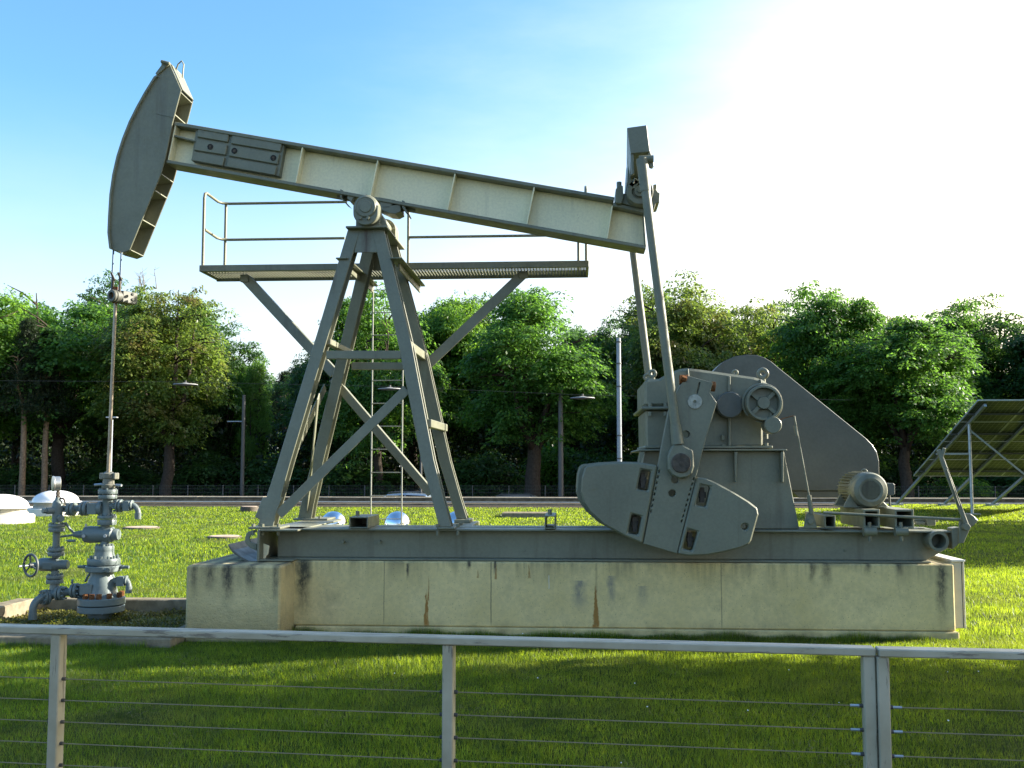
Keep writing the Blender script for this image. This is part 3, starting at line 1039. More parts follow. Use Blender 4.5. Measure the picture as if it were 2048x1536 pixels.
# ---- walkway behind the beam
PY0, PY1 = 11.46, 12.06
pa, pb = at(398, 547, PY0), at(1178, 530, PY0)
pz0 = (pa.z + pb.z) / 2
pz1 = pz0 + 13.5 / FPX * PY0
px0, px1 = pa.x, pb.x
walk = pj_part(MB().box(px0, px1, PY0, PY0 + .05, pz0, pz1), 'walkway')
pj_part(MB().box(px0, px1, PY1 - .03, PY1, pz0 - .012, pz1), 'edge_beam', PAINT, walk)
pj_part(MB().box(px0, px0 + .03, PY0 + .051, PY1 - .031, pz0 - .0, pz1 - .01), 'edge_beam', PAINT, walk)
pj_part(MB().box(px1 - .03, px1, PY0 + .051, PY1 - .031, pz0 - .0, pz1 - .01), 'edge_beam', PAINT, walk)
mb = MB()
x = px0 + .045
while x < px1 - .04:
    mb.box(x - .0045, x + .0045, PY0 + .051, PY1 - .031, pz0 + .008, pz0 + .03)
    x += .036
for y in np.linspace(PY0 + .1, PY1 - .08, 9):
    mb.box(px0 + .03, px1 - .03, y - .004, y + .004, pz0 + .0305, pz0 + .037)
pj_part(mb, 'grating', PAINT, walk, bevel=None, kind='stuff')
RT, RM = at(451, 408, PY1).z, at(451, 480, PY1).z
rr = .017
def px_(u, v, Y): return at(u, v, Y).x
xa = px_(451, 480, PY1); xg0 = px_(690, 470, PY1); xg1 = px_(817, 470, PY1); xz = px_(1157, 500, PY1)
xend0 = px0 + .03
mb = MB()
yE = PY0 + .03
mb.tube([(xend0 + .0, yE, pz0 + .03), (xend0, yE, RT - .08), (xend0, yE + .02, RT - .02), (xend0, yE + .07, RT), (xend0, PY1 - .12, RT), (xend0 + .03, PY1 - .04, RT), (xend0 + .11, PY1 - .01, RT), (xg0, PY1 - .01, RT)], rr, 10)
pj_part(mb, 'top_rail', PAINT, walk, smooth=50, bevel=None)
mb = MB().tube([(xend0 + .01, yE, RM), (xend0, PY1 - .12, RM), (xend0 + .03, PY1 - .04, RM), (xend0 + .11, PY1 - .01, RM), (xg0, PY1 - .01, RM)], rr, 10)
pj_part(mb, 'mid_rail', PAINT, walk, smooth=50, bevel=None)
mb = MB().tube([(xg1, PY1 - .01, RT), (px1 - .12, PY1 - .01, RT), (px1 - .04, PY1 - .05, RT), (px1 - .03, PY1 - .12, RT), (px1 - .03, yE + .07, RT), (px1 - .03, yE, RT - .05), (px1 - .03, yE, pz0 + .03)], rr, 10)
pj_part(mb, 'top_rail', PAINT, walk, smooth=50, bevel=None)
mb = MB().tube([(xg1, PY1 - .01, RM), (px1 - .12, PY1 - .01, RM), (px1 - .04, PY1 - .05, RM), (px1 - .03, PY1 - .12, RM), (px1 - .03, yE, RM)], rr, 10)
pj_part(mb, 'mid_rail', PAINT, walk, smooth=50, bevel=None)
for xx in (xa, xg1, xz):
    mb = MB().cyl((xx, PY1 - .01, pz0 + .03), (xx, PY1 - .01, RT), rr, n=10)
    pj_part(mb, 'rail_post', PAINT, walk, smooth=50, bevel=None)
# struts under the walkway
for (p, q) in (((490, 556), (668, 748)), ((1047, 548), (846, 738))):
    a, b = at(*p, 11.75), at(*q, 11.62)
    pj_part(MB().angle(a, b, .115, .014, 1), 'walkway_strut')
    pj_part(MB().box(a.x - .05, a.x + .05, 11.72, 11.78, a.z - .05, pz0 + .012), 'strut_bracket')

# ---- ladder
LY = 12.12
ladder = None
x0_, x1_ = at(744, 800, LY).x, at(805, 800, LY).x
zt = at(745, 556, LY).z
mb = MB().cyl((x0_, LY, .05), (x0_, LY, zt), .0085, n=10)
ladder = pj_part(mb, 'ladder', LADP, smooth=50, bevel=None)
mb = MB().cyl((x1_, LY, .05), (x1_, LY, zt - .1), .0085, n=10)
pj_part(mb, 'ladder_rail', LADP, ladder, smooth=50, bevel=None)
rz = at(775, 579.7, LY).z
while rz > .2:
    pj_part(MB().cyl((x0_, LY, rz), (x1_, LY, rz), .0055, n=8), 'rung', LADP, ladder, smooth=50, bevel=None)
    rz -= 46.4 / FPX * LY

# ---- square tubes lying across the base beams
for (u0, v0, u1, v1, yy) in ((698, 1034, 736, 1057, 10.64), (1089, 1031, 1111, 1058, 10.70)):
    s = MB().hollow(u0, v0, u1, v1, 10.06, yy, .012, u0 < 800)
    pj_part(s, 'square_tube', bevel=.003)
    p = at((u0 + u1) / 2, v0, 10.35)
    pj_part(MB().cyl((p.x, 10.3, at(u0, v0, 10.06).z), (p.x, 10.3, at(u0, v0, 10.06).z + .05), .022, n=6), 'tube_bolt', bevel=None)

# ---- equaliser on the tail
CF, CR = 9.80, 2 * MID - 9.80      # front and rear crank planes
eq = [(480, 130), (684, 102), (718, 375), (520, 395)]
ef = [at(*z6(p), CF - .06) for p in eq]
mb = MB().plate3(ef, (.11, CR - CF + .12, 0))
equal = pj_part(mb, 'equaliser_beam')
for yy in (CF - .04, CR - .02):
    for q in ([(518, 385), (552, 385), (556, 600), (530, 610)], [(690, 372), (718, 370), (752, 455), (758, 520), (742, 540), (710, 530)]):
        p = [at(*z6(k), CF - .04) for k in q]
        pj_part(MB().plate3([sub(k, yy) for k in p], (0, .05, 0)), 'pin_ear', PAINT, equal)
# hanging yoke to the tail bearing
ca = at(*z6((610, 800)), 10.7)
cr = 27 / FPX * 10.7
mb = MB().lathe((ca.x, 10.62, ca.z), (0, 1, 0), [(cr * .55, .03), (cr * .60, 0.0), (cr * .98, .0), (cr, .02), (cr, .60), (cr * .9, .62)], 30)
tb = pj_part(mb, 'tail_bearing', smooth=35)
mb = MB().cyl((ca.x, 10.60, ca.z), (ca.x, 10.66, ca.z), cr * .42, n=24)
mb.cyl((ca.x, 10.57, ca.z), (ca.x, 10.61, ca.z), cr * .2, n=8)
pj_part(mb, 'bearing_cap', PAINT, tb, smooth=35, bevel=None)
mb = MB()
for q in ([(365, 760), (405, 712), (440, 725), (445, 840), (425, 905), (365, 900)], [(735, 790), (775, 750), (800, 790), (820, 800), (815, 890), (780, 900), (750, 990), (728, 960)]):
    pj_part(MB().plate([z6(k) for k in q], 10.72, 11.14), 'bearing_bracket', PAINT, tb)
mb = MB()
for q in ((775, 745), (400, 715)):
    p = at(*z6(q), 10.9); mb.cyl(p + Vector((0, 0, -.06)), p + Vector((0, 0, .03)), .028, n=6)
pj_part(mb, 'bracket_bolts', PAINT, tb, bevel=None, kind='stuff')
pj_part(MB().plate([z6(k) for k in ((425, 800), (760, 850), (752, 948), (640, 955), (425, 906))], 10.76, 11.10), 'bearing_base', PAINT, tb)
mb = MB().plate([z6(k) for k in ((500, 390), (560, 390), (600, 700), (560, 760), (480, 700))], 10.62, 11.24)
pj_part(mb, 'equaliser_yoke', PAINT)
mb = MB().tube([at(*z6(k), 10.3) for k in ((640, 580), (625, 640), (590, 668), (560, 650), (545, 700))], .008, 8)
pj_part(mb, 'grease_line', PAINT, bevel=None, smooth=50)

# ---- pitman arms
for k, yy in ((0, CF - .05), (1, CR + .05)):
    top, bot = at(1284, 322, CF - .05), at(1355, 884, CF - .05)
    top, bot = sub(top, yy), sub(bot, yy)
    r_ = 9.3 / FPX * CF
    mb = MB().cyl(top, bot, r_, n=22)
    arm = pj_part(mb, 'pitman_arm', smooth=40, bevel=None)
    d = (bot - top).normalized()
    mb = MB().cyl(top - d * .02, top + d * .30, r_ * 1.28, r_ * 1.12, n=22)
    mb.cyl(top + Vector((-.03, 0, .02)), top + Vector((.11, 0, .02)), .035, n=14)
    pj_part(mb, 'pin_socket', PAINT, arm, smooth=40, bevel=None)
    mb = MB().cyl(bot - d * .16, bot + d * .02, r_ * 1.15, r_ * 1.35, n=22)
    pj_part(mb, 'pin_socket', PAINT, arm, smooth=40, bevel=None)
    hs = [(600, 672), (660, 672), (700, 695), (718, 700), (724, 730), (727, 800), (715, 840), (690, 862), (640, 868), (600, 850), (575, 815), (572, 745), (580, 715)]
    hp = [sub(at(*z5(p), CF - .1), yy - .05) for p in hs]
    pj_part(MB().plate3(hp, (0, .13, 0)), 'wrist_housing', PAINT, arm, bevel=.012)
    c_ = sub(at(*z5((650, 778)), CF - .1), yy - .05)
    mb = MB().lathe(c_ + Vector((0, -.02, 0)), (0, 1, 0), [(.086, 0), (.092, .006), (.092, .03)], 28)
    for i in range(6):
        g = R(60 * i + 25)
        q = c_ + Vector((.070 * math.cos(g), -.02, .070 * math.sin(g)))
        mb.cyl(q + Vector((0, -.012, 0)), q, .011, n=6)
    mb.cyl(c_ + Vector((0, -.032, 0)), c_ + Vector((0, -.02, 0)), .018, n=6)
    pj_part(mb, 'wrist_cap', IRON, arm, smooth=35, bevel=None)

# ---- cranks with counterweights
def disc(cx_, cy_, r_, n=18): return [(cx_ + r_ * math.cos(2 * math.pi * k / n), cy_ + r_ * math.sin(2 * math.pi * k / n)) for k in range(n)]
CRK = [(690, 268), (838, 308), (820, 368), (860, 425), (800, 620), (737, 865), (626, 1309), (428, 1251), (515, 800), (575, 480), (640, 330)]
def notch(p, q, n, off):
    out = []
    for i in range(n):
        t = (i + .2) / n; t2 = (i + .72) / n
        a = Vector(p).lerp(Vector(q), t); b = Vector(p).lerp(Vector(q), t2)
        out.append([(a.x, a.y), (b.x, b.y), (b.x + off, b.y), (a.x + off, a.y)])
    return out
CH = [disc(680, 610, 20), disc(615, 876, 21), disc(598, 955, 21), [(756, 305), (764, 307), (746, 374), (739, 372)]]
CH += notch((521, 812), (466, 1080), 8, 7) + notch((724, 858), (646, 1135), 9, 7)
LW = [(105, 792), (200, 780), (300, 775), (430, 778), (512, 792), (423, 1250), (320, 1205), (200, 1140), (120, 1070), (76, 1005), (62, 955), (70, 860), (84, 812)]
RW = [(742, 860), (800, 868), (860, 895), (960, 950), (1050, 1005), (1095, 1040), (1103, 1080), (1060, 1235), (1045, 1255), (1000, 1275), (900, 1300), (800, 1318), (690, 1322), (630, 1311)]
LWH = [[(415, 815), (475, 825), (455, 942), (392, 932)], [(360, 1075), (420, 1090), (400, 1200), (338, 1190)]]
RWH = [[(765, 905), (823, 917), (795, 1037), (735, 1024)], [(690, 1163), (748, 1180), (715, 1293), (658, 1280)], disc(1023, 1152, 18)]
for k, y0 in ((0, CF), (1, CR - .13)):
    P = lambda q: [sub(at(*z5(p), CF), y0) for p in q]
    s = -1 if k == 0 else 1
    crank = pj_part(MB().plate3(P(CRK), (0, .13, 0), [P(h) for h in CH]), 'crank', bevel=.008)
    w = pj_part(MB().plate3([p + Vector((0, s * .012, 0)) for p in P(LW)], (0, .15, 0), [[p + Vector((0, s * .012, 0)) for p in P(h)] for h in LWH]), 'counterweight', PAINT, crank, bevel=.014)
    pj_part(MB().plate3([p + Vector((-.045, .17, .01)) for p in P(LW)], (0, .12, 0)), 'counterweight', PAINT, crank, bevel=.014)
    pj_part(MB().plate3([p + Vector((0, s * .012, 0)) for p in P(RW)], (0, .15, 0), [[p + Vector((0, s * .012, 0)) for p in P(h)] for h in RWH]), 'counterweight', PAINT, crank, bevel=.014)
    c_ = P([(730, 420)])[0]
    mb = MB().lathe(c_ + Vector((0, -.014, 0)), (0, 1, 0), [(.016, .05), (.016, 0.0), (.066, 0), (.070, .006), (.070, .12)], 30)
    pj_part(mb, 'shaft_end', SHAFT, crank, smooth=35, bevel=None)
    if k == 0:
        c2 = P([(134, 916)])[0]
        pj_part(MB().cyl(c2 + Vector((0, -.022, 0)), c2 + Vector((0, .02, 0)), .029, n=20), 'weight_plug', PAINT, crank, smooth=35, bevel=None)
        mb = MB()
        for (p, q, n_) in (((640, 292), (692, 292), 6), ((826, 330), (850, 332), 6)):
            a, b = at(*z5(p), CF + .06), at(*z5(q), CF + .06)
            mb.cyl(a, b, .05, n=6)
        a, b = at(*z5((648, 280)), CF), at(*z5((680, 290)), CF)
        mb.cyl(a + Vector((0, -.01, 0)), b, .03, n=6)
        pj_part(mb, 'clamp_bolts', RUST, crank, bevel=.004, kind='stuff')
        # T-bolts seen in the weight slots
        mb = MB()
        for p in ((425, 880), (378, 1135), (772, 965), (700, 1225)):
            a = at(*z5(p), CF + .10); mb.cyl(a + Vector((-.03, 0, 0)), a + Vector((.035, 0, 0)), .03, n=6); mb.box(a.x - .02, a.x + .02, a.y - .03, a.y + .06, a.z - .07, a.z + .07)
        pj_part(mb, 'slot_bolts', IRON, crank, bevel=None, kind='stuff')
mb = MB().cyl((at(*z5((730, 420)), CF).x, CF + .1, at(*z5((730, 420)), CF).z), (at(*z5((730, 420)), CF).x, CR - .1, at(*z5((730, 420)), CF).z), .115, n=26)
pj_part(mb, 'crank_shaft', STEEL, smooth=35, bevel=None)

# ---- gearbox
GY0, GY1 = 10.30, 11.56
up = [(437, 445), (437, 300), (446, 288), (520, 285), (560, 262), (620, 235), (650, 226), (690, 222), (760, 230), (1080, 275), (1130, 292), (1165, 318), (1190, 350), (1190, 445)]
gear = pj_part(MB().plate([z5(p) for p in up], GY0, GY1), 'gearbox', bevel=.03)
lw_ = [(441, 466), (1192, 466), (1165, 540), (1130, 575), (1130, 682), (446, 690)]
pj_part(MB().plate([z5(p) for p in lw_], GY0 + .03, GY1 - .03), 'gear_case', PAINT, gear, bevel=.02)
a, b = at(*z5((415, 466)), GY0 - .05), at(*z5((1205, 445)), GY0 - .05)
pj_part(MB().box(a.x, b.x, GY0 - .05, GY1 + .05, a.z, b.z), 'split_flange', PAINT, gear, bevel=.01)
a, b = at(*z5((440, 694)), GY0 - .06), at(*z5((1187, 676)), GY0 - .06)
pj_part(MB().box(a.x, b.x, GY0 - .06, GY1 + .06, a.z, b.z), 'gear_foot', PAINT, gear, bevel=.008)
for q in ([(926, 268), (940, 270), (940, 360), (926, 360)], [(928, 515), (942, 515), (942, 678), (928, 678)], [(686, 226), (694, 226), (702, 300), (692, 300)], [(1112, 285), (1120, 288), (1126, 330), (1118, 330)]):
    pj_part(MB().plate([z5(p) for p in q], GY0 - .05, GY0 + .02), 'rib', PAINT, gear)
c_ = at(*z5((937, 437)), GY0 - .14)
pj_part(MB().lathe(c_, (0, 1, 0), [(.120, 0), (.130, .010), (.130, .18)], 36), 'bearing_cover', PAINT2, gear, smooth=35, bevel=None)
# brake drum: rim, recessed disc, four spokes, hub
c_ = at(*z5((1137, 425)), 10.02)
dr = 104 * .3418 / FPX * 10.02
mb = MB().lathe(c_, (0, 1, 0), [(dr * .83, .10), (dr * .85, 0), (dr * .97, 0), (dr, .012), (dr, .19)], 40)
mb.lathe(c_ + Vector((0, .09, 0)), (0, 1, 0), [(dr * .84, 0), (dr * .84, .08)], 36)
drum = pj_part(mb, 'brake_drum', PAINT, smooth=35, bevel=None)
pj_part(MB().lathe(c_ + Vector((0, .015, 0)), (0, 1, 0), [(dr * .33, 0), (dr * .36, .012), (dr * .36, .09)], 26), 'hub', PAINT, drum, smooth=35, bevel=None)
for i in range(4):
    g = R(45 + 90 * i + (5 if i % 2 else -2))
    dv = Vector((math.cos(g), 0, math.sin(g)))
    q = c_ + Vector((0, .065, 0))
    pj_part(MB().bar(q + dv * dr * .33, q + dv * dr * .86, .035, .05), 'spoke', PAINT, drum, bevel=None)
mb = MB().ring(c_ + Vector((0, .10, 0)), (0, 1, 0), dr * 1.07, .012, 44, 6, -130, 200, ref=(0, 0, 1))
mb.lathe(at(*z5((1190, 556)), 10.0), (0, 1, 0), [(.075, 0), (.083, .01), (.083, .2)], 22)
for dx in (-.03, .02):
    p = at(*z5((1190, 530)), 10.1); mb.bar(p + Vector((dx, 0, 0)), p + Vector((dx + .01, 0, .10)), .014, .03)
pj_part(mb, 'brake_band', PAINT, smooth=35, bevel=None)
# lifting eyes
for (q, r_, w_, yy) in (((482, 256), 22, .017, 10.5), ((1128, 256), 30, .022, 10.45), ((452, 276), 20, .017, 11.2), ((966, 250), 16, .014, 11.2)):
    c_ = at(*z5(q), yy); rr_ = r_ * .3418 / FPX * yy * .78
    mb = MB().ring(c_, (0.25, 1, 0), rr_, w_, 24, 10)
    mb.cyl(c_ - Vector((0, 0, rr_ + .01)), c_ - Vector((0, 0, rr_ + .10)), .028, n=12)
    pj_part(mb, 'lifting_eye', PAINT, gear, smooth=50, bevel=None)
mb = MB()
for q in ((470, 478), (560, 478), (990, 478), (1060, 478), (900, 668), (1150, 660)):
    p = at(*z5(q), GY0 - .04); mb.cyl(p + Vector((0, .02, 0)), p + Vector((0, .02, -.04)), .022, n=6)
    p = at(*z5((q[0], q[1] - 36)), GY0 - .04); mb.cyl(p + Vector((0, .03, -.02)), p + Vector((0, .03, .03)), .022, n=6)
pj_part(mb, 'flange_bolts', PAINT, gear, bevel=None, kind='stuff')

# ---- pedestal below the gearbox
pd = [(440, 709), (1252, 709), (1342, 1163), (360, 1163)]
ped = pj_part(MB().plate([z5(p) for p in pd], 10.26, 10.285), 'pedestal')
q = [sub(at(*z5(p), 10.26), 11.25) for p in pd]
pj_part(MB().plate3(q, (0, .025, 0)), 'pedestal_plate', PAINT, ped)
for (p, q2) in ((pd[0], pd[3]), (pd[1], pd[2])):
    a, b = at(*z5(p), 10.26), at(*z5(q2), 10.26)
    dx = .025 if p == pd[0] else -.025
    pj_part(MB().plate3([sub(a, 10.2855), sub(b, 10.2855), sub(b, 10.2855) + Vector((dx, 0, 0)), sub(a, 10.2855) + Vector((dx, 0, 0))], (0, .96, 0)), 'pedestal_plate', PAINT, ped)
a, b = at(*z5((405, 708)), 10.14), at(*z5((1271, 697)), 10.14)
pj_part(MB().box(a.x, b.x, 10.14, 11.7, a.z, b.z), 'top_plate', PAINT, ped)
for q in ([(962, 711), (982, 711), (974, 892), (966, 892)], [(1234, 711), (1252, 711), (1250, 892), (1240, 892)], [(410, 712), (438, 712), (405, 800), (395, 900)]):
    pj_part(MB().plate([z5(p) for p in q], 10.16, 10.255), 'gusset', PAINT, ped)

# ---- belt guard
gd = [(840, 240), (870, 208), (905, 180), (960, 155), (1030, 144), (1095, 147), (1140, 162), (1180, 186), (1220, 220), (1735, 636), (1770, 672), (1795, 712), (1808, 765), (1811, 860), (1811, 940), (1300, 940), (1180, 700), (1000, 600)]
GB0 = 11.72
guard = pj_part(MB().plate([z5(p) for p in gd], GB0, GB0 + .02), 'belt_guard', PAINT2)
g0 = [at(*z5(p), GB0) for p in gd]
for i in range(len(g0)):
    pass
mb = MB()
n = len(g0)
vs, fs = [], []
cen = sum((p for p in g0), Vector()) / n
for p in g0:
    d = (cen - p).normalized() * .012
    vs += [p + Vector((0, .0205, 0)), p + Vector((0, .36, 0)), p + Vector((0, .36, 0)) + d, p + Vector((0, .0205, 0)) + d]
for i in range(n):
    j = (i + 1) % n
    for k in range(4):
        fs.append((4 * i + k, 4 * i + (k + 1) % 4, 4 * j + (k + 1) % 4, 4 * j + k))
mb.add(vs, fs)
pj_part(mb, 'guard_rim', PAINT2, guard, bevel=None, smooth=30)
# guard support down to the base
mb = MB()
for u in (1240, 1700):
    p = at(*z5((u, 945)), GB0)
    mb.box(p.x - .04, p.x + .04, GB0 + .1, GB0 + .18, PT, p.z + .02)
pj_part(mb, 'guard_foot', PAINT2, guard, bevel=None, kind='stuff')
pj_part(MB().plate([z5(p) for p in ((1295, 942), (1600, 942), (1600, 982), (1340, 982))], GB0 + .03, GB0 + .33), 'guard_trough', PAINT2, guard)

# ---- electric motor on two box rails
mc = at(*z5((1762, 937)), 10.24)
mr = 103 * .3418 / FPX * 10.24
mb = MB().lathe(mc + Vector((0, .10, 0)), (0, 1, 0), [(mr * .80, 0), (mr * .86, .05), (mr * .86, .56), (mr * .6, .60)], 32)
motor = pj_part(mb, 'electric_motor', smooth=35, bevel=None)
mb = MB()
for i in range(30):
    g = 2 * math.pi * i / 30
    if -2.1 < math.atan2(math.sin(g), math.cos(g)) < -1.05: continue
    d = Vector((math.cos(g), 0, math.sin(g)))
    p = mc + Vector((0, .2, 0))
    mb.bar(p + d * mr * .80, p + d * mr * 1.02 , .008, .40, (0, 1, 0)) if False else mb.plate3([mc + d * mr * .8 + Vector((0, .16, 0)), mc + d * mr * 1.03 + Vector((0, .16, 0)), mc + d * mr * 1.03 + Vector((0, .60, 0)), mc + d * mr * .8 + Vector((0, .60, 0))], (-d.z * .008, 0, d.x * .008))
pj_part(mb, 'cooling_fins', PAINT, motor, bevel=None)
mb = MB().lathe(mc, (0, 1, 0), [(mr * .50, .012), (mr * .52, 0.004), (mr * .66, 0), (mr * .70, .004), (mr * .90, .02), (mr * .985, .05), (mr, .09), (mr, .19)], 40)
pj_part(mb, 'fan_cover', PAINT, motor, smooth=35, bevel=None)
mb = MB()
k = -mr * .5
while k < mr * .5:
    h = math.sqrt(max(0, (mr * .5) ** 2 - k * k))
    mb.box(mc.x - h, mc.x + h, mc.y - .004, mc.y + .006, mc.z + k, mc.z + k + .0035)
    mb.box(mc.x + k, mc.x + k + .003, mc.y - .001, mc.y + .008, mc.z - h, mc.z + h)
    k += .0125
pj_part(mb, 'fan_grille', PAINT, motor, bevel=None, kind='stuff')
mb = MB().plate([z5(p) for p in ((1858, 897), (1892, 897), (1902, 905), (1902, 960), (1892, 968), (1858, 968))], 10.32, 10.52)
mb.cyl(at(*z5((1868, 968)), 10.4), at(*z5((1872, 1030)), 10.4), .012, n=8)
pj_part(mb, 'terminal_box', PAINT2, motor)
c_ = at(*z5((1722, 832)), 10.5)
pj_part(MB().ring(c_, (.3, 1, 0), .026, .009, 18, 8), 'lifting_eye', PAINT, motor, smooth=50, bevel=None)
mb = MB()
for q in ([(1640, 960), (1668, 1000), (1690, 1038), (1600, 1038)], [(1835, 1005), (1870, 1038), (1760, 1038), (1780, 1030)]):
    mb.plate([z5(p) for p in q], 10.36, 10.40); p2 = [sub(at(*z5(p), 10.36), 10.72) for p in q]; mb.plate3(p2, (0, .04, 0))
a = at(*z5((1600, 1040)), 10.34); b = at(*z5((1905, 1032)), 10.34)
mb.box(a.x, b.x - .08, 10.34, 10.78, a.z, b.z)
pj_part(mb, 'motor_foot', PAINT, motor)
for (u0, v0, u1, v1) in ((725, 965, 855, 1115), (980, 966, 1130, 1120)):
    p, q = z7((u0, v0)), z7((u1, v1))
    s = MB().hollow(p[0], p[1], q[0], q[1], 10.06, 10.92, .02)
    rail = pj_part(s, 'motor_rail', PAINT, bevel=.004)
    a, b = at(*z7((u0 + 8, 1122)), 10.0), at(*z7((u0 + 112, 1122)), 10.0)
    mb = MB().cyl(a + Vector((0, .05, -.03)), b + Vector((0, .05, -.03)), .045, n=14)
    m_ = (a + b) / 2
    mb.cyl(m_ + Vector((0, .05, -.12)), m_ + Vector((0, .05, .06)), .018, n=8)
    pj_part(mb, 'rail_clamp', PAINT, rail, smooth=35, bevel=None)
p, q = z7((410, 1014)), z7((497, 1115))
pj_part(MB().hollow(p[0], p[1], q[0], q[1], 10.06, 10.9, .014), 'square_tube', PAINT, bevel=.004)
# guide screw blocks to the right of the motor
mb = MB()
for q in ([(1145, 1066), (1225, 1066), (1225, 1090), (1145, 1090)], [(1235, 1032), (1308, 1032), (1308, 1096), (1235, 1096)]):
    mb.plate([z7(p) for p in q], 10.42, 10.62)
mb.cyl(at(*z7((1100, 1048)), 10.5), at(*z7((1325, 1050)), 10.5), .022, n=10)
pj_part(mb, 'tension_screw', PAINT)
# ---- brake gear: bracket, long rods, lever with quadrant
mb = MB().plate([z7(p) for p in ((265, 1000), (300, 985), (322, 1010), (350, 1118), (240, 1118))], 10.10, 10.13)
mb.plate([z7(p) for p in ((265, 1000), (300, 985), (322, 1010), (350, 1118), (240, 1118))], 10.18, 10.21)
c_ = at(*z7((296, 1062)), 10.08); mb.cyl(c_, c_ + Vector((0, .15, 0)), .03, n=12)
pj_part(mb, 'brake_bracket', PAINT)
mb = MB().cyl(at(*z7((163, 210)), 10.1), at(*z7((282, 850)), 10.1), .009, n=8)
mb.cyl(at(*z7((282, 850)), 10.1), at(*z7((303, 1000)), 10.1), .022, n=8)
mb.cyl(at(*z7((170, 290)), 10.1), at(*z7((185, 370)), 10.1), .015, n=8)
rod_ = pj_part(mb, 'brake_rod', PAINT, smooth=50, bevel=None)
pj_part(MB().tube([at(*z7(p), 10.1) for p in ((25, 248), (80, 228), (150, 210), (163, 212))], .004, 6), 'brake_wire', RUST, rod_, bevel=None)
pj_part(MB().cyl(at(*z7((400, 992)), 10.03), at(*z7((1540, 1050)), 10.03), .014, n=8), 'brake_rod', PAINT, smooth=50, bevel=None)
lever = pj_part(MB().bar(at(*z7((1328, 482)), 9.98), at(*z7((1560, 1102)), 9.98), .042, .022), 'brake_lever')
pj_part(MB().bar(at(*z7((1376, 468)), 9.98), at(*z7((1350, 565)), 9.98), .03, .02).bar(at(*z7((1395, 640)), 9.96), at(*z7((1500, 940)), 9.96), .012, .012), 'lever_grip', PAINT, lever)
c_ = at(*z7((1562, 1108)), 9.95); pj_part(MB().cyl(c_, c_ + Vector((0, .1, 0)), .034, n=8), 'lever_bolt', PAINT, lever, bevel=.003)
mb = MB().plate([z7(p) for p in ((1530, 1000), (1590, 1000), (1622, 1022), (1648, 1052), (1640, 1075), (1590, 1115), (1535, 1238), (1500, 1240), (1500, 1060))], 10.02, 10.05)
mb.plate([z7(p) for p in ((1440, 1118), (1505, 1108), (1505, 1235), (1440, 1290))], 10.06, 10.2)
pj_part(mb, 'lever_quadrant', PAINT)
# pipe through the frame end
c_ = at(*z7((1333, 1222)), 10.02)
ro, ri = 78 * .2474 / FPX * 10.02, 56 * .2474 / FPX * 10.02
mb = MB().lathe(c_, (0, 1, 0), [(ri, .95), (ri, 0), (ro, 0), (ro, .95)], 32)
pj_part(mb, 'frame_pipe', PAINT, smooth=35, bevel=None)

# ------------------------------------------------------------------ polished rod with carrier
rx = at(216, 943, 11.05)
YR = 11.0
rod = thing('polished_rod', (at(213, 943, YR).x, YR, at(213, 943, YR).z), 'slim steel rod with round carrier clamp hanging from the horse head', 'rod')
mb = MB().cyl(at(216.5, 945, YR), at(231, 605, YR), .0185, n=14)
mb.build('rod', ROD, rod, smooth=50)
mb = MB().cyl(at(229.5, 606, YR - .06), at(229.5, 606, YR - .06) + Vector((0, 0, .0)) + Vector((0, 0, .18)), .03, n=12)
mb.build('rod_end', RUST, rod, smooth=50)
c_ = at(222, 591, YR - .12)
axr = Vector((.42, .9, .0)).normalized()
mb = MB().lathe(c_, axr, [(.040, .08), (.040, 0), (.064, .0), (.070, .012), (.066, .03), (.074, .045), (.070, .06), (.074, .075), (.07, .22)], 26)
clamp = mb.build('carrier_clamp', CARR, rod, smooth=35)
mb = MB().bar(c_ + axr * .10, c_ + axr * .30, .15, .13, (0, 0, 1))
for k in (-.03, .03):
    p = c_ + axr * .2 + Vector((.09, -.05, k)); mb.cyl(p, p + Vector((.03, -.03, 0)), .018, n=6)
mb.build('carrier_block', CARR, rod, bevel=.006)
mb = MB()
for (u, v) in ((226, 556), (240, 556)):
    p = at(u, v, 10.93)
    mb.cyl(p, p + Vector((0, 0, -.16)), .015, n=8)
    mb.bar(p + Vector((-.02, -.01, .06)), p + Vector((.02, .0, -.03)), .02, .02)
mb.build('rope_socket', IRON, rod)

# ------------------------------------------------------------------ wellhead
WY = 11.25
S = .26044 * WY / FPX            # metres per zoom-view pixel at the well


def wz(y): return at(215, 880 + y * .26044, WY).z
def wx(x): return at(x * .26044, 1050, WY).x


w0 = wx(796)
w1 = wx(820)
well = thing('wellhead', (w0, WY, -.10), 'grey blue flanged wellhead valve assembly in the gravel pit beside the plinth', 'wellhead')


def vflange(mb, x, ys, n=8, bolts=True, bm_=None):
    for (ya, yb_, r_) in ys:
        r_ *= S
        mb.lathe((x, WY, wz(yb_)), (0, 0, 1), [(r_ * .97, 0), (r_, .008), (r_, wz(ya) - wz(yb_) - .008), (r_ * .97, wz(ya) - wz(yb_))], 32)


def ring_bolts(mb, x, y, r_, n, h=.035, br_=.016):
    for i in range(n):
        g = 2 * math.pi * (i + .4) / n
        mb.cyl((x + r_ * S * math.cos(g), WY + r_ * S * math.sin(g), wz(y)), (x + r_ * S * math.cos(g), WY + r_ * S * math.sin(g), wz(y) + h), br_, n=6)


